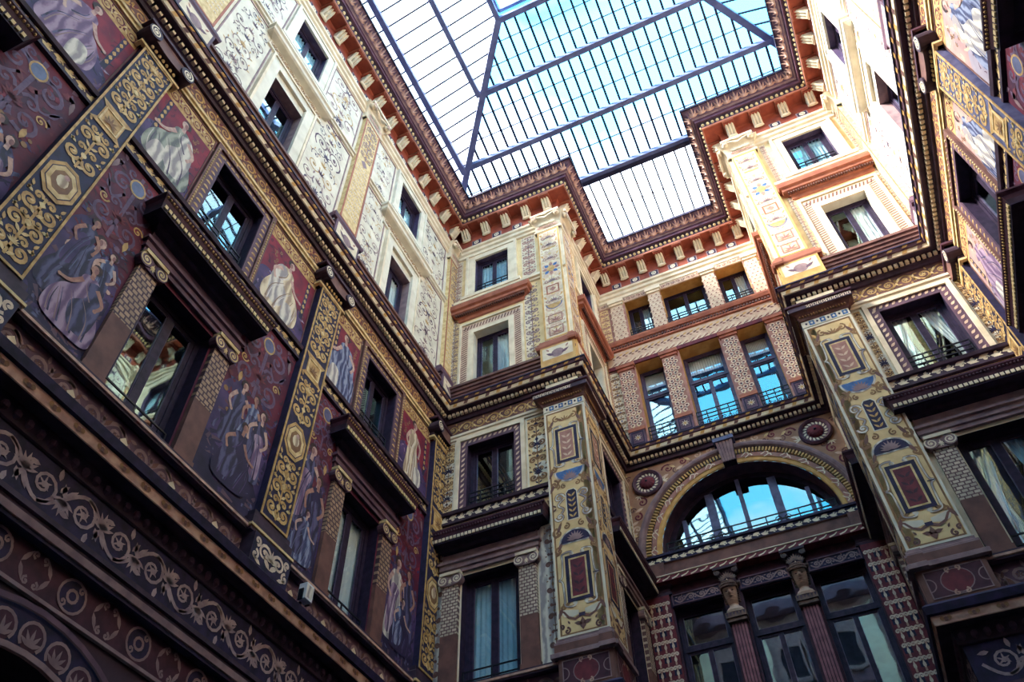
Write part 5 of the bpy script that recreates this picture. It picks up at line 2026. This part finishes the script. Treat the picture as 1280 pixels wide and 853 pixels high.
def smooth(pts, k=5):
    out = []
    n = len(pts)
    for i in range(n):
        p0, p1, p2, p3 = pts[i - 1], pts[i], pts[(i + 1) % n], pts[(i + 2) % n]
        for j in range(k):
            t = j / k
            out.append(tuple(.5 * (2 * p1[d] + (p2[d] - p0[d]) * t + (2 * p0[d] - 5 * p1[d] + 4 * p2[d] - p3[d]) * t * t + (3 * p1[d] - p0[d] - 3 * p2[d] + p3[d]) * t ** 3) for d in (0, 1)))
    return out


FOLDS = {'robe_white': ('fold_dark', 'fold_light'), 'robe_cream': ('fold_tan', 'fold_light'), 'robe_violet': ('robe_dark', 'stone_violet'), 'robe_green': ('fold_dark', 'robe_white'),
         'robe_blue': ('robe_dark', 'blue_grey'), 'robe_dark': ('violet_dark', 'slate'), 'violet_dark': ('robe_dark', 'violet_haze')}


def brush(mb, u0, u1, z0, z1, n, mats, cnt, l, rnd, lean=0.0):
    """short curved brush strokes over an area"""
    for i in range(cnt):
        u, z = rnd.uniform(u0, u1), rnd.uniform(z0, z1)
        a = lean + rnd.gauss(0, .7)
        q = l * rnd.uniform(.5, 1.2)
        b = a + rnd.uniform(-.7, .7)
        p = [(u, z), (u + q * .5 * cos(a), z + q * .5 * sin(a)), (u + q * .5 * cos(a) + q * .5 * cos(b), z + q * .5 * sin(a) + q * .5 * sin(b))]
        p = [(min(max(x, u0), u1), min(max(y, z0), z1)) for x, y in p]
        mb.stroke(p, q * .32, q * .10, n + .0004 * rnd.random(), mats[rnd.randrange(len(mats))])


def figure(mb, u, z, h, n, robe, over, skin='skin_pale', flip=1, pose='seated', rnd=RND):
    """a painted draped figure: h is its height"""
    def T(x, y):
        return (u + flip * x * h, z + y * h)
    if pose == 'seated':
        out = [(-.26, .0), (-.30, .18), (-.22, .40), (-.10, .56), (-.12, .72), (.0, .80), (.12, .74), (.14, .56), (.26, .44), (.34, .24), (.30, .02), (.0, -.03)]
        cape = [(-.22, .30), (-.20, .58), (-.10, .76), (.02, .70), (-.02, .52), (.10, .34), (.02, .10), (-.16, .08)]
        head = (.04, .89)
        arms = [[(-.08, .70), (-.20, .58), (-.16, .46)], [(.10, .68), (.20, .54), (.32, .50)]]
        folds = [[(-.2, .04), (-.16, .3), (.0, .5)], [(-.06, .02), (.0, .25), (.12, .46)], [(.1, .02), (.16, .22), (.22, .40)], [(.22, .04), (.26, .2), (.26, .36)], [(-.1, .5), (.0, .62), (.02, .72)]]
    else:
        out = [(-.17, .0), (-.16, .25), (-.11, .50), (-.12, .68), (-.08, .79), (.05, .80), (.10, .70), (.09, .52), (.16, .28), (.22, .04), (.05, -.02)]
        cape = [(-.14, .05), (-.14, .40), (-.08, .62), (.06, .58), (.0, .40), (.02, .12)]
        head = (.0, .90)
        arms = [[(-.09, .74), (-.17, .58), (-.10, .46)], [(.07, .74), (.17, .62), (.15, .46)]]
        folds = [[(-.1, .03), (-.08, .3), (-.03, .55)], [(.0, .02), (.01, .3), (.03, .55)], [(.1, .03), (.08, .26), (.05, .48)], [(-.05, .5), (.02, .68)]]
    mb.fan(smooth([T(*q) for q in out]), n, robe)
    mb.fan(smooth([T(*q) for q in cape]), n + .0012, over)
    for i, f in enumerate(folds):
        dk, lt = FOLDS.get(robe, ('robe_dark', 'robe_violet'))
        mb.stroke(smooth_open([T(*q) for q in f]), .022 * h, .004 * h, n + .002, dk)
        mb.stroke(smooth_open([T(q[0] + .03, q[1]) for q in f]), .016 * h, .003 * h, n + .0022, lt)
    for a in arms:
        mb.stroke(smooth_open([T(*q) for q in a]), .055 * h, .032 * h, n + .0026, skin)
        mb.disc(*T(*a[-1]), .024 * h, n + .0027, skin, 8)
    hx, hz = T(*head)
    mb.stroke([T(head[0] - .01, head[1] - .13), (hx, hz)], .05 * h, .045 * h, n + .0026, skin)
    mb.disc(hx - flip * .012 * h, hz + .022 * h, .062 * h, n + .0028, 'hair', 10, 1.1)
    mb.disc(hx + flip * .008 * h, hz, .045 * h, n + .003, skin, 10, 1.3)
    mb.disc(hx - flip * .012 * h, hz - .006 * h, .026 * h, n + .0032, 'skin_shade', 8, 1.6)


def upper_fresco(w, u0, u1, robe, over, flip, label, pose='seated', ground='violet_haze', field='crimson', reds=('crimson', 'maroon', 'crimson_deep', 'crimson')):
    zb = 13.15
    uc, hw = (u0 + u1) / 2, (u1 - u0) / 2
    P = []
    bg = MB()
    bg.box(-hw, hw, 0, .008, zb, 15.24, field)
    bg.frame(-hw, hw, zb, 15.24, .025, .008, .02, 'brown')
    P.append(('painted_ground', bg.mesh('painted_ground', 0, zb), None, None))
    od = MB()
    n = .010
    od.rect(-hw + .03, hw - .03, 14.86, 15.21, n, 'gold')
    od.rinceau(-hw + .04, hw - .04, 14.90, 15.19, n + .002, 'maroon', 'gold_pale', .09)
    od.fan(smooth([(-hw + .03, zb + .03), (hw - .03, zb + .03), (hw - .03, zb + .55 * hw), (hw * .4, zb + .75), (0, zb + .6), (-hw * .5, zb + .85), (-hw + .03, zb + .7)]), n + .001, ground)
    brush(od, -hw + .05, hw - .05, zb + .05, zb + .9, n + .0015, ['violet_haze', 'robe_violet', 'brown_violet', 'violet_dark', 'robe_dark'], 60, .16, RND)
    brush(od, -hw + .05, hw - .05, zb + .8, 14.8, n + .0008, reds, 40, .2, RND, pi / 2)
    sd = flip
    od.rect(sd * (hw - .20) - .05, sd * (hw - .20) + .05, zb + .6, 14.84, n + .002, 'violet_dark')
    for i in range(6):
        od.leaf(sd * (hw - .2), zb + .75 + i * .16, pi / 2, .12, .08, n + .003, 'gold')
    for i in range(5):
        od.spiral(-sd * hw * .6 + RND.uniform(-.1, .1), 14.3 + .1 * i, .05, i, 1.2, 1, .02, .01, n + .002, 'ochre_dark')
    P.append(('painted_ornament', od.mesh('painted_ornament', 0, zb), 0, None))
    fg = MB()
    figure(fg, -sd * .10 * hw, zb + .10, 1.62 if pose == 'seated' else 1.7, n + .006, robe, over, 'skin_pale', flip, pose)
    # cloth falling over the seat
    fg.fan(smooth([(sd * .05, zb + .5), (sd * .28, zb + .55), (sd * .36, zb + .2), (sd * .2, zb + .06), (sd * .05, zb + .1)]), n + .0085, 'robe_white')
    P.append(('painted_figure', fg.mesh('painted_figure', 0, zb), None, None, 'painted draped figure'))
    return place(P, 'fresco', w, uc, zb, label, 'fresco', 'upper fresco panels')


def main_fresco(w, u0, u1, flip, label, tone, crowd):
    zb = 9.08
    uc, hw = (u0 + u1) / 2, (u1 - u0) / 2
    P = []
    bg = MB()
    bg.box(-hw, hw, 0, .008, zb, 12.76, 'crimson_deep')
    P.append(('painted_ground', bg.mesh('painted_ground', 0, zb), None, None))
    od = MB()
    n = .010
    od.fan(smooth([(-hw, zb), (hw, zb), (hw, zb + 1.3), (hw * .5, zb + 1.9), (0, zb + 1.6), (-hw * .4, zb + 2.1), (-hw, zb + 1.7)]), n, 'violet_haze')
    od.fan(smooth([(-hw, zb), (hw, zb), (hw, zb + .5), (hw * .3, zb + .9), (-hw * .3, zb + .7), (-hw, zb + .8)]), n + .001, 'violet_dark')
    brush(od, -hw + .03, hw - .03, zb + .05, zb + 1.5, n + .0015, ['violet_dark', 'violet_haze', 'robe_dark', 'brown_violet', 'violet_dark'], 110, .22, RND)
    brush(od, -hw + .03, hw - .03, zb + 1.3, zb + 2.3, n + .0015, ['violet_haze', 'crimson_deep', 'plum_moulding', 'maroon_dark', 'robe_dark'], 80, .2, RND)
    brush(od, -hw + .03, hw - .03, zb + 2.1, 12.7, n + .0008, ['crimson', 'maroon', 'crimson_deep', 'maroon_dark'], 60, .2, RND)
    # garland and arabesque on the crimson
    od.candel(0, 11.15, 12.70, hw * .86, n + .002, 'garland', 'maroon', .05, 1.7)
    for sd in (-1, 1):
        od.spiral(sd * hw * .62, 11.72, .10, 0, 1.4, sd, .03, .015, n + .0035, 'gold')
        od.stroke(smooth_open([(sd * hw * .2, 12.1), (sd * hw * .5, 11.85), (sd * hw * .85, 12.15)]), .05, .03, n + .003, 'garland')
        od.leaf(sd * hw * .8, 12.62, -pi / 2 + sd * .2, .34, .09, n + .003, 'stone_violet')
    od.disc(0, 12.42, .15, n + .0043, 'gold', 14, 1.15)
    od.disc(0, 12.42, .12, n + .0047, 'slate', 14, 1.15)
    od.leaf(flip * hw * .55, 11.4, -pi / 2, .24, .10, n + .0042, 'gold')
    for i in range(14):
        od.disc(RND.uniform(-.85, .85) * hw, zb + RND.uniform(1.4, 2.4), RND.uniform(.03, .06), n + .0033 + i * .00005, RND.choice(['maroon', 'garland', 'ochre_dark', 'violet_haze']), 7)
    P.append(('painted_ornament', od.mesh('painted_ornament', 0, zb), 0, None))
    for i, (du, dz, h, robe, over, pose, fl) in enumerate(crowd):
        fg = MB()
        figure(fg, du * hw, zb + dz, h, n + .005 + .004 * i, robe, over, 'skin' if i % 2 else 'skin_pale', fl, pose)
        P.append(('painted_figure', fg.mesh('painted_figure', 0, zb), None, None, 'painted draped figure'))
    return place(P, 'fresco', w, uc, zb, label, 'fresco', 'large fresco panels')


upper_fresco('L', 1.74, 2.97, 'robe_green', 'robe_white', -1, 'upper fresco of a seated figure in grey-green robe beside the cyan window')
upper_fresco('L', 4.77, 6.28, 'robe_cream', 'robe_white', 1, 'upper fresco of a cream-robed figure between cyan window and gold pilaster')
upper_fresco('L', 7.0, 8.02, 'robe_blue', 'robe_blue', -1, 'upper fresco of a blue-robed figure right of the gold pilaster')
upper_fresco('L', 9.82, 11.14, 'robe_cream', 'robe_cream', 1, 'upper fresco of a standing cream-dressed woman by the inner corner', 'standing')
upper_fresco('L', -.50, 1.02, 'robe_violet', 'robe_violet', 1, 'upper fresco of a violet-draped figure at the top left picture corner')
upper_fresco('R', -8.15, -7.17, 'robe_blue', 'robe_white', 1, 'pale upper fresco between arabesque pilaster and window at the right edge', ground='robe_haze', field='haze_rose', reds=('haze_rose', 'pink_pale', 'robe_haze'))
upper_fresco('R', -11.14, -9.95, 'robe_violet', 'robe_violet', -1, 'pale upper fresco of a violet figure beside the sunlit inner corner', ground='robe_haze', field='haze_rose', reds=('haze_rose', 'pink_pale', 'robe_haze'))
upper_fresco('R', -6.44, -4.80, 'robe_blue', 'robe_white', 1, 'haze-paled blue upper fresco above the arabesque pilaster at the top right edge', ground='robe_haze', field='haze_rose', reds=('haze_rose', 'pink_pale', 'robe_haze'))
CR1 = [(-.1, .55, 1.5, 'robe_dark', 'robe_dark', 'seated', 1), (-.35, 1.05, 1.15, 'robe_dark', 'violet_haze', 'standing', 1), (.45, .9, 1.05, 'robe_blue', 'robe_dark', 'standing', -1),
       (.35, .25, 1.3, 'robe_violet', 'robe_dark', 'seated', -1)]
CR2 = [(-.3, .9, 1.35, 'robe_dark', 'robe_dark', 'standing', 1), (.15, 1.0, 1.2, 'robe_blue', 'robe_dark', 'standing', -1), (.5, .7, 1.35, 'robe_dark', 'robe_violet', 'standing', -1),
       (0, .3, 1.25, 'violet_dark', 'robe_dark', 'seated', 1)]
CR3 = [(-.35, .8, 1.7, 'robe_dark', 'robe_violet', 'standing', 1), (.35, .5, 1.5, 'violet_dark', 'robe_dark', 'standing', -1), (0, .2, 1.0, 'robe_blue', 'robe_dark', 'seated', 1)]
CR4 = [(-.35, .4, 1.75, 'robe_white', 'robe_violet', 'standing', 1), (.35, .6, 1.5, 'robe_dark', 'robe_dark', 'standing', -1), (.05, .3, 1.1, 'violet_dark', 'robe_blue', 'seated', 1)]
main_fresco('L', 1.74, 2.82, 1, 'large crimson fresco with blue-robed seated group, nearest the viewer', 0, CR1)
main_fresco('L', 4.92, 6.28, -1, 'large crimson fresco with dark crowd left of the middle gold pilaster', 0, CR2)
main_fresco('L', 7.0, 7.87, 1, 'narrow crimson fresco right of the middle gold pilaster', 0, CR3)
main_fresco('L', 9.97, 11.14, -1, 'crimson fresco with pale standing woman by the inner corner', 0, CR4)
main_fresco('L', -.36, 1.02, 1, 'dim violet crimson fresco at the left picture edge', 0, CR2)
main_fresco('R', -7.98, -7.17, 1, 'crimson fresco at the right picture edge below the arabesque pilaster', 0, CR1)
main_fresco('R', -11.14, -10.12, 1, 'crimson fresco low on the foreshortened wall by the sunlit corner', 0, CR3)
main_fresco('R', -6.44, -4.98, 1, 'violet fresco with gold scroll at the right picture edge, topmost', 0, CR2)

# ------------------------------------------------------------------ painted panels of the walls
PR2 = random.Random(21)


def pale_panel(w, u0, u1, z0, z1, seed):
    mb = MB()
    r = random.Random(seed)
    mb.frame(u0, u1, z0, z1, .035, 0, .02, 'stone_violet')
    mb.rect(u0 + .035, u1 - .035, z0 + .035, z1 - .035, .004, 'cream_pale')
    mb.sprays(u0 + .06, u1 - .06, z0 + .08, z1 - .08, .008, ['fold_dark', 'stone_violet', 'brown_violet', 'gold'], r, max(3, int((z1 - z0) / .40)), min(.30, (u1 - u0) * .20))
    on_wall(w, 'painted_panel', mb)


for w, spans in (('L', [(1.80, 2.98), (4.76, 6.14), (7.02, 7.98), (9.82, 11.1), (-.4, .9)]), ('R', [(-8.1, -7.25), (-11.15, -9.98), (-6.3, -4.8)])):
    for i, (a, b) in enumerate(spans):
        pale_panel(w, a, b, 17.2, 20.42, 10 + i)
        pale_panel(w, a, b, 20.72, 22.98, 30 + i)
    sm = MB()
    sm.sweep(w, [(0, 20.50), (.05, 20.52), (.05, 20.60), (.09, 20.62), (.09, 20.68), (0, 20.70)], 'cream_pale')
    trim([('moulding', sm, None)], w, 20.45, 'slim cream string moulding between the pale panels ' + CORN[w], 'string course')

for w in ('B', 'B2', 'S1', 'S2'):
    c = BAYS[w][0]
    _, u0, u1, _, _ = WALLS[w]
    left_pier = w in ('B2', 'S1')            # the pilaster stands at the low-u end
    pa, pb = (u0 + .77, u1 - .04) if left_pier else (u0 + .04, u1 - .77)
    sm = MB()
    sm.sweep(w, [(0, 20.58), (.05, 20.60), (.05, 20.68), (.11, 20.70), (.11, 20.80), (0, 20.82)], 'cream')
    trim([('moulding', sm, None)], w, 20.55, 'cream sill moulding under the top window ' + CORN[w], 'string course')
    for side, (a, b) in enumerate(((pa, c - .98), (c + .98, pb))):
        if b - a < .12:
            continue
        mb = MB()
        mb.rect(a, b, 17.2, 20.45, .004, 'cream_warm')
        mb.rect(a + .02, a + (b - a) * .5, 17.4, 20.3, .006, 'cream')
        mb.candel((a + b) / 2, 17.3, 20.4, (b - a) * .46, .010, 'stone_violet', 'ochre_dark', .09, 2.6)
        mb.rect(a, b, 20.85, 23.0, .004, 'cream')
        mb.candel((a + b) / 2, 20.95, 22.95, (b - a) * .46, .010, 'pink', 'stone_violet', .09, 2.6)
        on_wall(w, 'painted_panel', mb)
    pa2, pb2 = (u0 + .80, u1 - .05) if left_pier else (u0 + .05, u1 - .80)
    for side, (a, b) in enumerate(((pa2, c - .90), (c + .90, pb2))):
        if b - a < .10:
            continue
        mb = MB()
        mb.rect(a, b, 13.15, 15.24, .004, 'cream_warm')
        mb.frame(a, b, 13.15, 15.24, .035, .004, .02, 'cream_pale')
        mb.candel((a + b) / 2, 13.2, 15.2, (b - a) * .44, .010, 'ochre_dark', 'navy', .10, 2.6)
        for z in (13.55, 14.35):
            mb.fan(smooth([((a + b) / 2 - .1, z - .2), ((a + b) / 2 + (b - a) * .4, z - .1), ((a + b) / 2 + (b - a) * .35, z + .25), ((a + b) / 2 - .05, z + .2)]), .007, 'cream_pale')
            mb.palm((a + b) / 2, z, pi / 2, .15, .014, 'navy', 7, 4)
        on_wall(w, 'painted_panel', mb)
        mb = MB()
        lo_a, lo_b = (pa2, c - 1.05) if side == 0 else (c + 1.05, pb2)
        if lo_b - lo_a > .1:
            mb.rect(lo_a, lo_b, 9.08, 12.05, .004, 'robe_white')
            mb.candel(lo_b - .08 if side else lo_a + .08, 9.2, 12.0, .13, .010, 'brown', 'ochre_dark', .16, 5)
            on_wall(w, 'painted_panel', mb)
    mb = MB()
    mb.rect(pa2, pb2, 12.42, 12.78, .004, 'cream_warm')
    mb.rinceau(pa2 + .05, pb2 - .05, 12.45, 12.76, .008, 'ochre_dark', 'cream_pale', .10, 5)
    on_wall(w, 'painted_panel', mb)

# crimson strip over the hooded windows of the fresco walls, with a vine
for w in 'LR':
    for c in BAYS[w]:
        mb = MB()
        mb.rinceau(c - 1.0, c + 1.0, 12.52, 12.76, .006, 'blue_grey', 'stone_violet', .09)
        on_wall(w, 'painted_vine', mb)

# small floodlight on the ledge
mb = MB()
mb.box(-.09, .09, .20, .34, 0, .26, 'lamp_white')
mb.p([(-.075, .342, .03), (.075, .342, .03), (.075, .342, .23), (-.075, .342, .23)], 'robe_white')
st = MB()
st.box(-.02, .02, .03, .22, -.04, .0, 'iron')
st.box(-.11, -.09, .22, .30, -.02, .16, 'iron')
st.box(.09, .11, .22, .30, -.02, .16, 'iron')
place([('lamp_housing', mb.mesh('lamp_housing'), None, None), ('bracket', st.mesh('bracket'), None, None)], 'floodlight', 'L', 7.52, 8.52,
      'small white floodlight box on the relief band right of the gold pilaster', 'floodlight')

# ------------------------------------------------------------------ glass roof
HX = 1.288


def zE(y):
    return 25.6 + .35 * (11.8 - y)


def zL(x):
    return 26.14 + .4526 * (x + 6.23)


def zR(x):
    return 26.14 + .4526 * (3.82 - x)


def hipL(y):
    return -6.23 + (10.25 - y) / HX


def hipR(y):
    return 3.82 - (10.25 - y) / HX


def hipY(x):                      # where the left / right hip stands over x
    return 10.25 - (x + 6.23) * HX if x < -1.2 else 10.25 - (3.82 - x) * HX


Y1, Y2, Y3, YE, YR = 10.25, 8.42, 6.72, 11.92, -7.6
X2, X3 = -4.95, -3.49
RX2, RX3 = 3.82 - (X2 + 6.23), 3.82 - (X3 + 6.23)


def beam_mesh(p, q, w, h, m):
    p, q = Vector(p), Vector(q)
    d = (q - p).normalized()
    s = d.cross(Vector((0, 0, 1))).normalized() * w / 2
    t = s.cross(d).normalized() * h / 2
    mb = MB()
    c = [[tuple(e + a * s + b * t) for a, b in ((-1, -1), (1, -1), (1, 1), (-1, 1))] for e in (p, q)]
    F = lambda v: (v[0], -v[1], v[2])
    for i in range(4):
        j = (i + 1) % 4
        mb.p([F(c[0][i]), F(c[0][j]), F(c[1][j]), F(c[1][i])], m)
    mb.p([F(v) for v in c[0]], m)
    mb.p([F(v) for v in c[1]], m)
    return mb.mesh('beam')


roof = tag(new('ceiling', None), 'hipped glass roof with blue steel beams over the court', 'skylight', None, 'structure')


def rpart(name, me, root=None):
    return new(name, me, root or roof)


def beam(p, q, w=.13, h=.2, m='steel_blue', name='beam', root=None):
    rpart(name, beam_mesh(p, q, w, h, m), root)


Fz = -.10
for y in (Y1, Y2, Y3):
    beam((hipL(y), y, zE(y) + Fz), (hipR(y), y, zE(y) + Fz), .17, .2)
beam((-7.3, YE, zE(YE) + Fz), (4.6, YE, zE(YE) + Fz), .16, .2)
for x0, x2, x3, z in ((-6.40, X2, X3, zL), (3.99, RX2, RX3, zR)):
    beam((x0, Y1 + .1, z(x0) + Fz), (x0, YR, z(x0) + Fz), .17, .2)
    beam((x2, Y2, z(x2) + Fz), (x2, YR, z(x2) + Fz), .15, .2)
    beam((x3, Y3, z(x3) + Fz), (x3, YR, z(x3) + Fz), .15, .2)
beam((hipL(11.2), 11.2, zE(11.2) + Fz), (hipL(Y3), Y3, zE(Y3) + Fz), .20, .2)
beam((hipR(11.2), 11.2, zE(11.2) + Fz), (hipR(Y3), Y3, zE(Y3) + Fz), .20, .2)
# glazing bars
x = -7.2
while x < 4.9:
    yt = Y3 if X3 <= x <= RX3 else hipY(x)
    if yt < YE - .1:
        beam((x, YE, zE(YE)), (x, yt, zE(yt)), .065, .06, 'steel_dark', 'glazing_bar')
    x += .35
y = 10.6
while y > -7.5:
    for lo, top, z in ((-7.3, min(X3, hipL(y)) if y > Y3 else X3, zL), (4.65, max(RX3, hipR(y)) if y > Y3 else RX3, zR)):
        if (z is zL) or y > 2:
            beam((lo, y, z(lo)), (top, y, z(top)), .045, .05, 'steel_dark', 'glazing_bar')
    y -= .45
for y in (Y1 - .61, Y1 - 1.22, Y2 - .57, Y2 - 1.13, (Y1 + YE) / 2):
    beam((hipL(y), y, zE(y)), (hipR(y), y, zE(y)), .028, .03, 'slate', 'pane_lap')


def clip(poly, f):
    out = []
    for i in range(len(poly)):
        a, b = poly[i - 1], poly[i]
        fa, fb = f(a), f(b)
        if (fa >= 0) != (fb >= 0):
            t = fa / (fa - fb)
            out.append((a[0] + (b[0] - a[0]) * t, a[1] + (b[1] - a[1]) * t))
        if fb >= 0:
            out.append(b)
    return out


def pane(poly, z, m='roof_glass', root=None):
    if len(poly) < 3:
        return
    ar = abs(sum(poly[i - 1][0] * poly[i][1] - poly[i][0] * poly[i - 1][1] for i in range(len(poly)))) / 2
    if ar < .004:
        return
    mb = MB()
    mb.p([(a, -b, z(a, b) + .03) for a, b in poly], m)
    rpart('pane', mb.mesh('pane'), root)


fE, fL, fR = (lambda a, b: zE(b)), (lambda a, b: zL(a)), (lambda a, b: zR(a))
rows = [(YE, (Y1 + YE) / 2), ((Y1 + YE) / 2, Y1), (Y1, Y1 - .61), (Y1 - .61, Y1 - 1.22), (Y1 - 1.22, Y2), (Y2, Y2 - .57), (Y2 - .57, Y2 - 1.13), (Y2 - 1.13, Y3)]
x = -7.55
while x < 5.0:
    for a, b in rows:
        q = [(x, a), (x + .35, a), (x + .35, b), (x, b)]
        q = clip(q, lambda p: p[0] - hipL(p[1]))
        q = clip(q, lambda p: hipR(p[1]) - p[0])
        pane(q, fE)
    x += .35
YS = [12.4 - .45 * i for i in range(24)]
for a, b in list(zip(YS, YS[1:])) + [(YS[-1], -2.5), (-2.5, YR)]:
    for c, d in ((-7.4, X2), (X2, X3)):
        q = clip([(c, a), (d, a), (d, b), (c, b)], lambda p: hipL(p[1]) - p[0])
        pane(q, fL, 'roof_glass_milky')
    if b > 5.5:
        for c, d in ((4.7, RX2), (RX2, RX3)):
            pane(clip([(c, a), (d, a), (d, b), (c, b)], lambda p: p[0] - hipR(p[1])), fR)
for a, b in ((YS[[i for i, q in enumerate(YS) if q > 5.5][-1]], 0), (0, -3.5), (-3.5, YR)):
    for c, d in ((4.7, RX2), (RX2, RX3)):
        pane([(c, a), (d, a), (d, b), (c, b)], fR)
# raised lantern along the middle
zt, zh = zE(Y3), 28.1
for i in range(10):
    a, b = Y3 - i * 1.432, Y3 - (i + 1) * 1.432
    pane([(X3, a), (RX3, a), (RX3, b), (X3, b)], lambda p, q: zh)
    for xx in (X3, RX3):
        mb = MB()
        mb.p([(xx, -a, zt), (xx, -b, zt), (xx, -b, zh), (xx, -a, zh)], 'roof_glass')
        rpart('pane', mb.mesh('pane'))
        beam((xx, a, zt), (xx, a, zh), .05, .05, 'steel_blue', 'lantern_post')
mb = MB()
mb.p([(X3, -Y3, zt), (RX3, -Y3, zt), (RX3, -Y3, zh), (X3, -Y3, zh)], 'roof_glass')
rpart('pane', mb.mesh('pane'))
beam((X3, Y3, zh), (RX3, Y3, zh), .1, .12, 'steel_blue', 'lantern_rail')
for xx in (X3, RX3):
    beam((xx, Y3, zh), (xx, YR, zh), .1, .12, 'steel_blue', 'lantern_rail')

# flat glass over the recess
rec = tag(new('ceiling_recess', None), 'flat glazed roof over the recess beyond the main skylight', 'skylight', None, 'structure')
zf = lambda a, b: 25.42
beam((XA + .2, YE + .12, 25.40), (XB - .2, YE + .12, 25.40), .14, .18, 'steel_dark', 'beam', rec)
k = 15
for i in range(k):
    a, b = XA + (XB - XA) * i / k, XA + (XB - XA) * (i + 1) / k
    beam((a, YE, 25.40), (a, YC, 25.40), .05, .06, 'steel_dark', 'glazing_bar', rec)
    pane([(a, YE), (b, YE), (b, 13.3), (a, 13.3)], zf, 'roof_glass_milky', rec)
    pane([(a, 13.3), (b, 13.3), (b, YC), (a, YC)], zf, 'roof_glass_milky', rec)
beam((XA, 13.3, 25.40), (XB, 13.3, 25.40), .02, .03, 'bronze', 'cross_bar', rec)
mb = MB()
for a, b in (((XA, YE), (XB, YE)),):
    mb.p([(a[0], -a[1], 25.40), (b[0], -b[1], 25.40), (b[0], -b[1], 25.62), (a[0], -a[1], 25.62)], 'steel_dark')
rpart('upstand', mb.mesh('upstand'), rec)
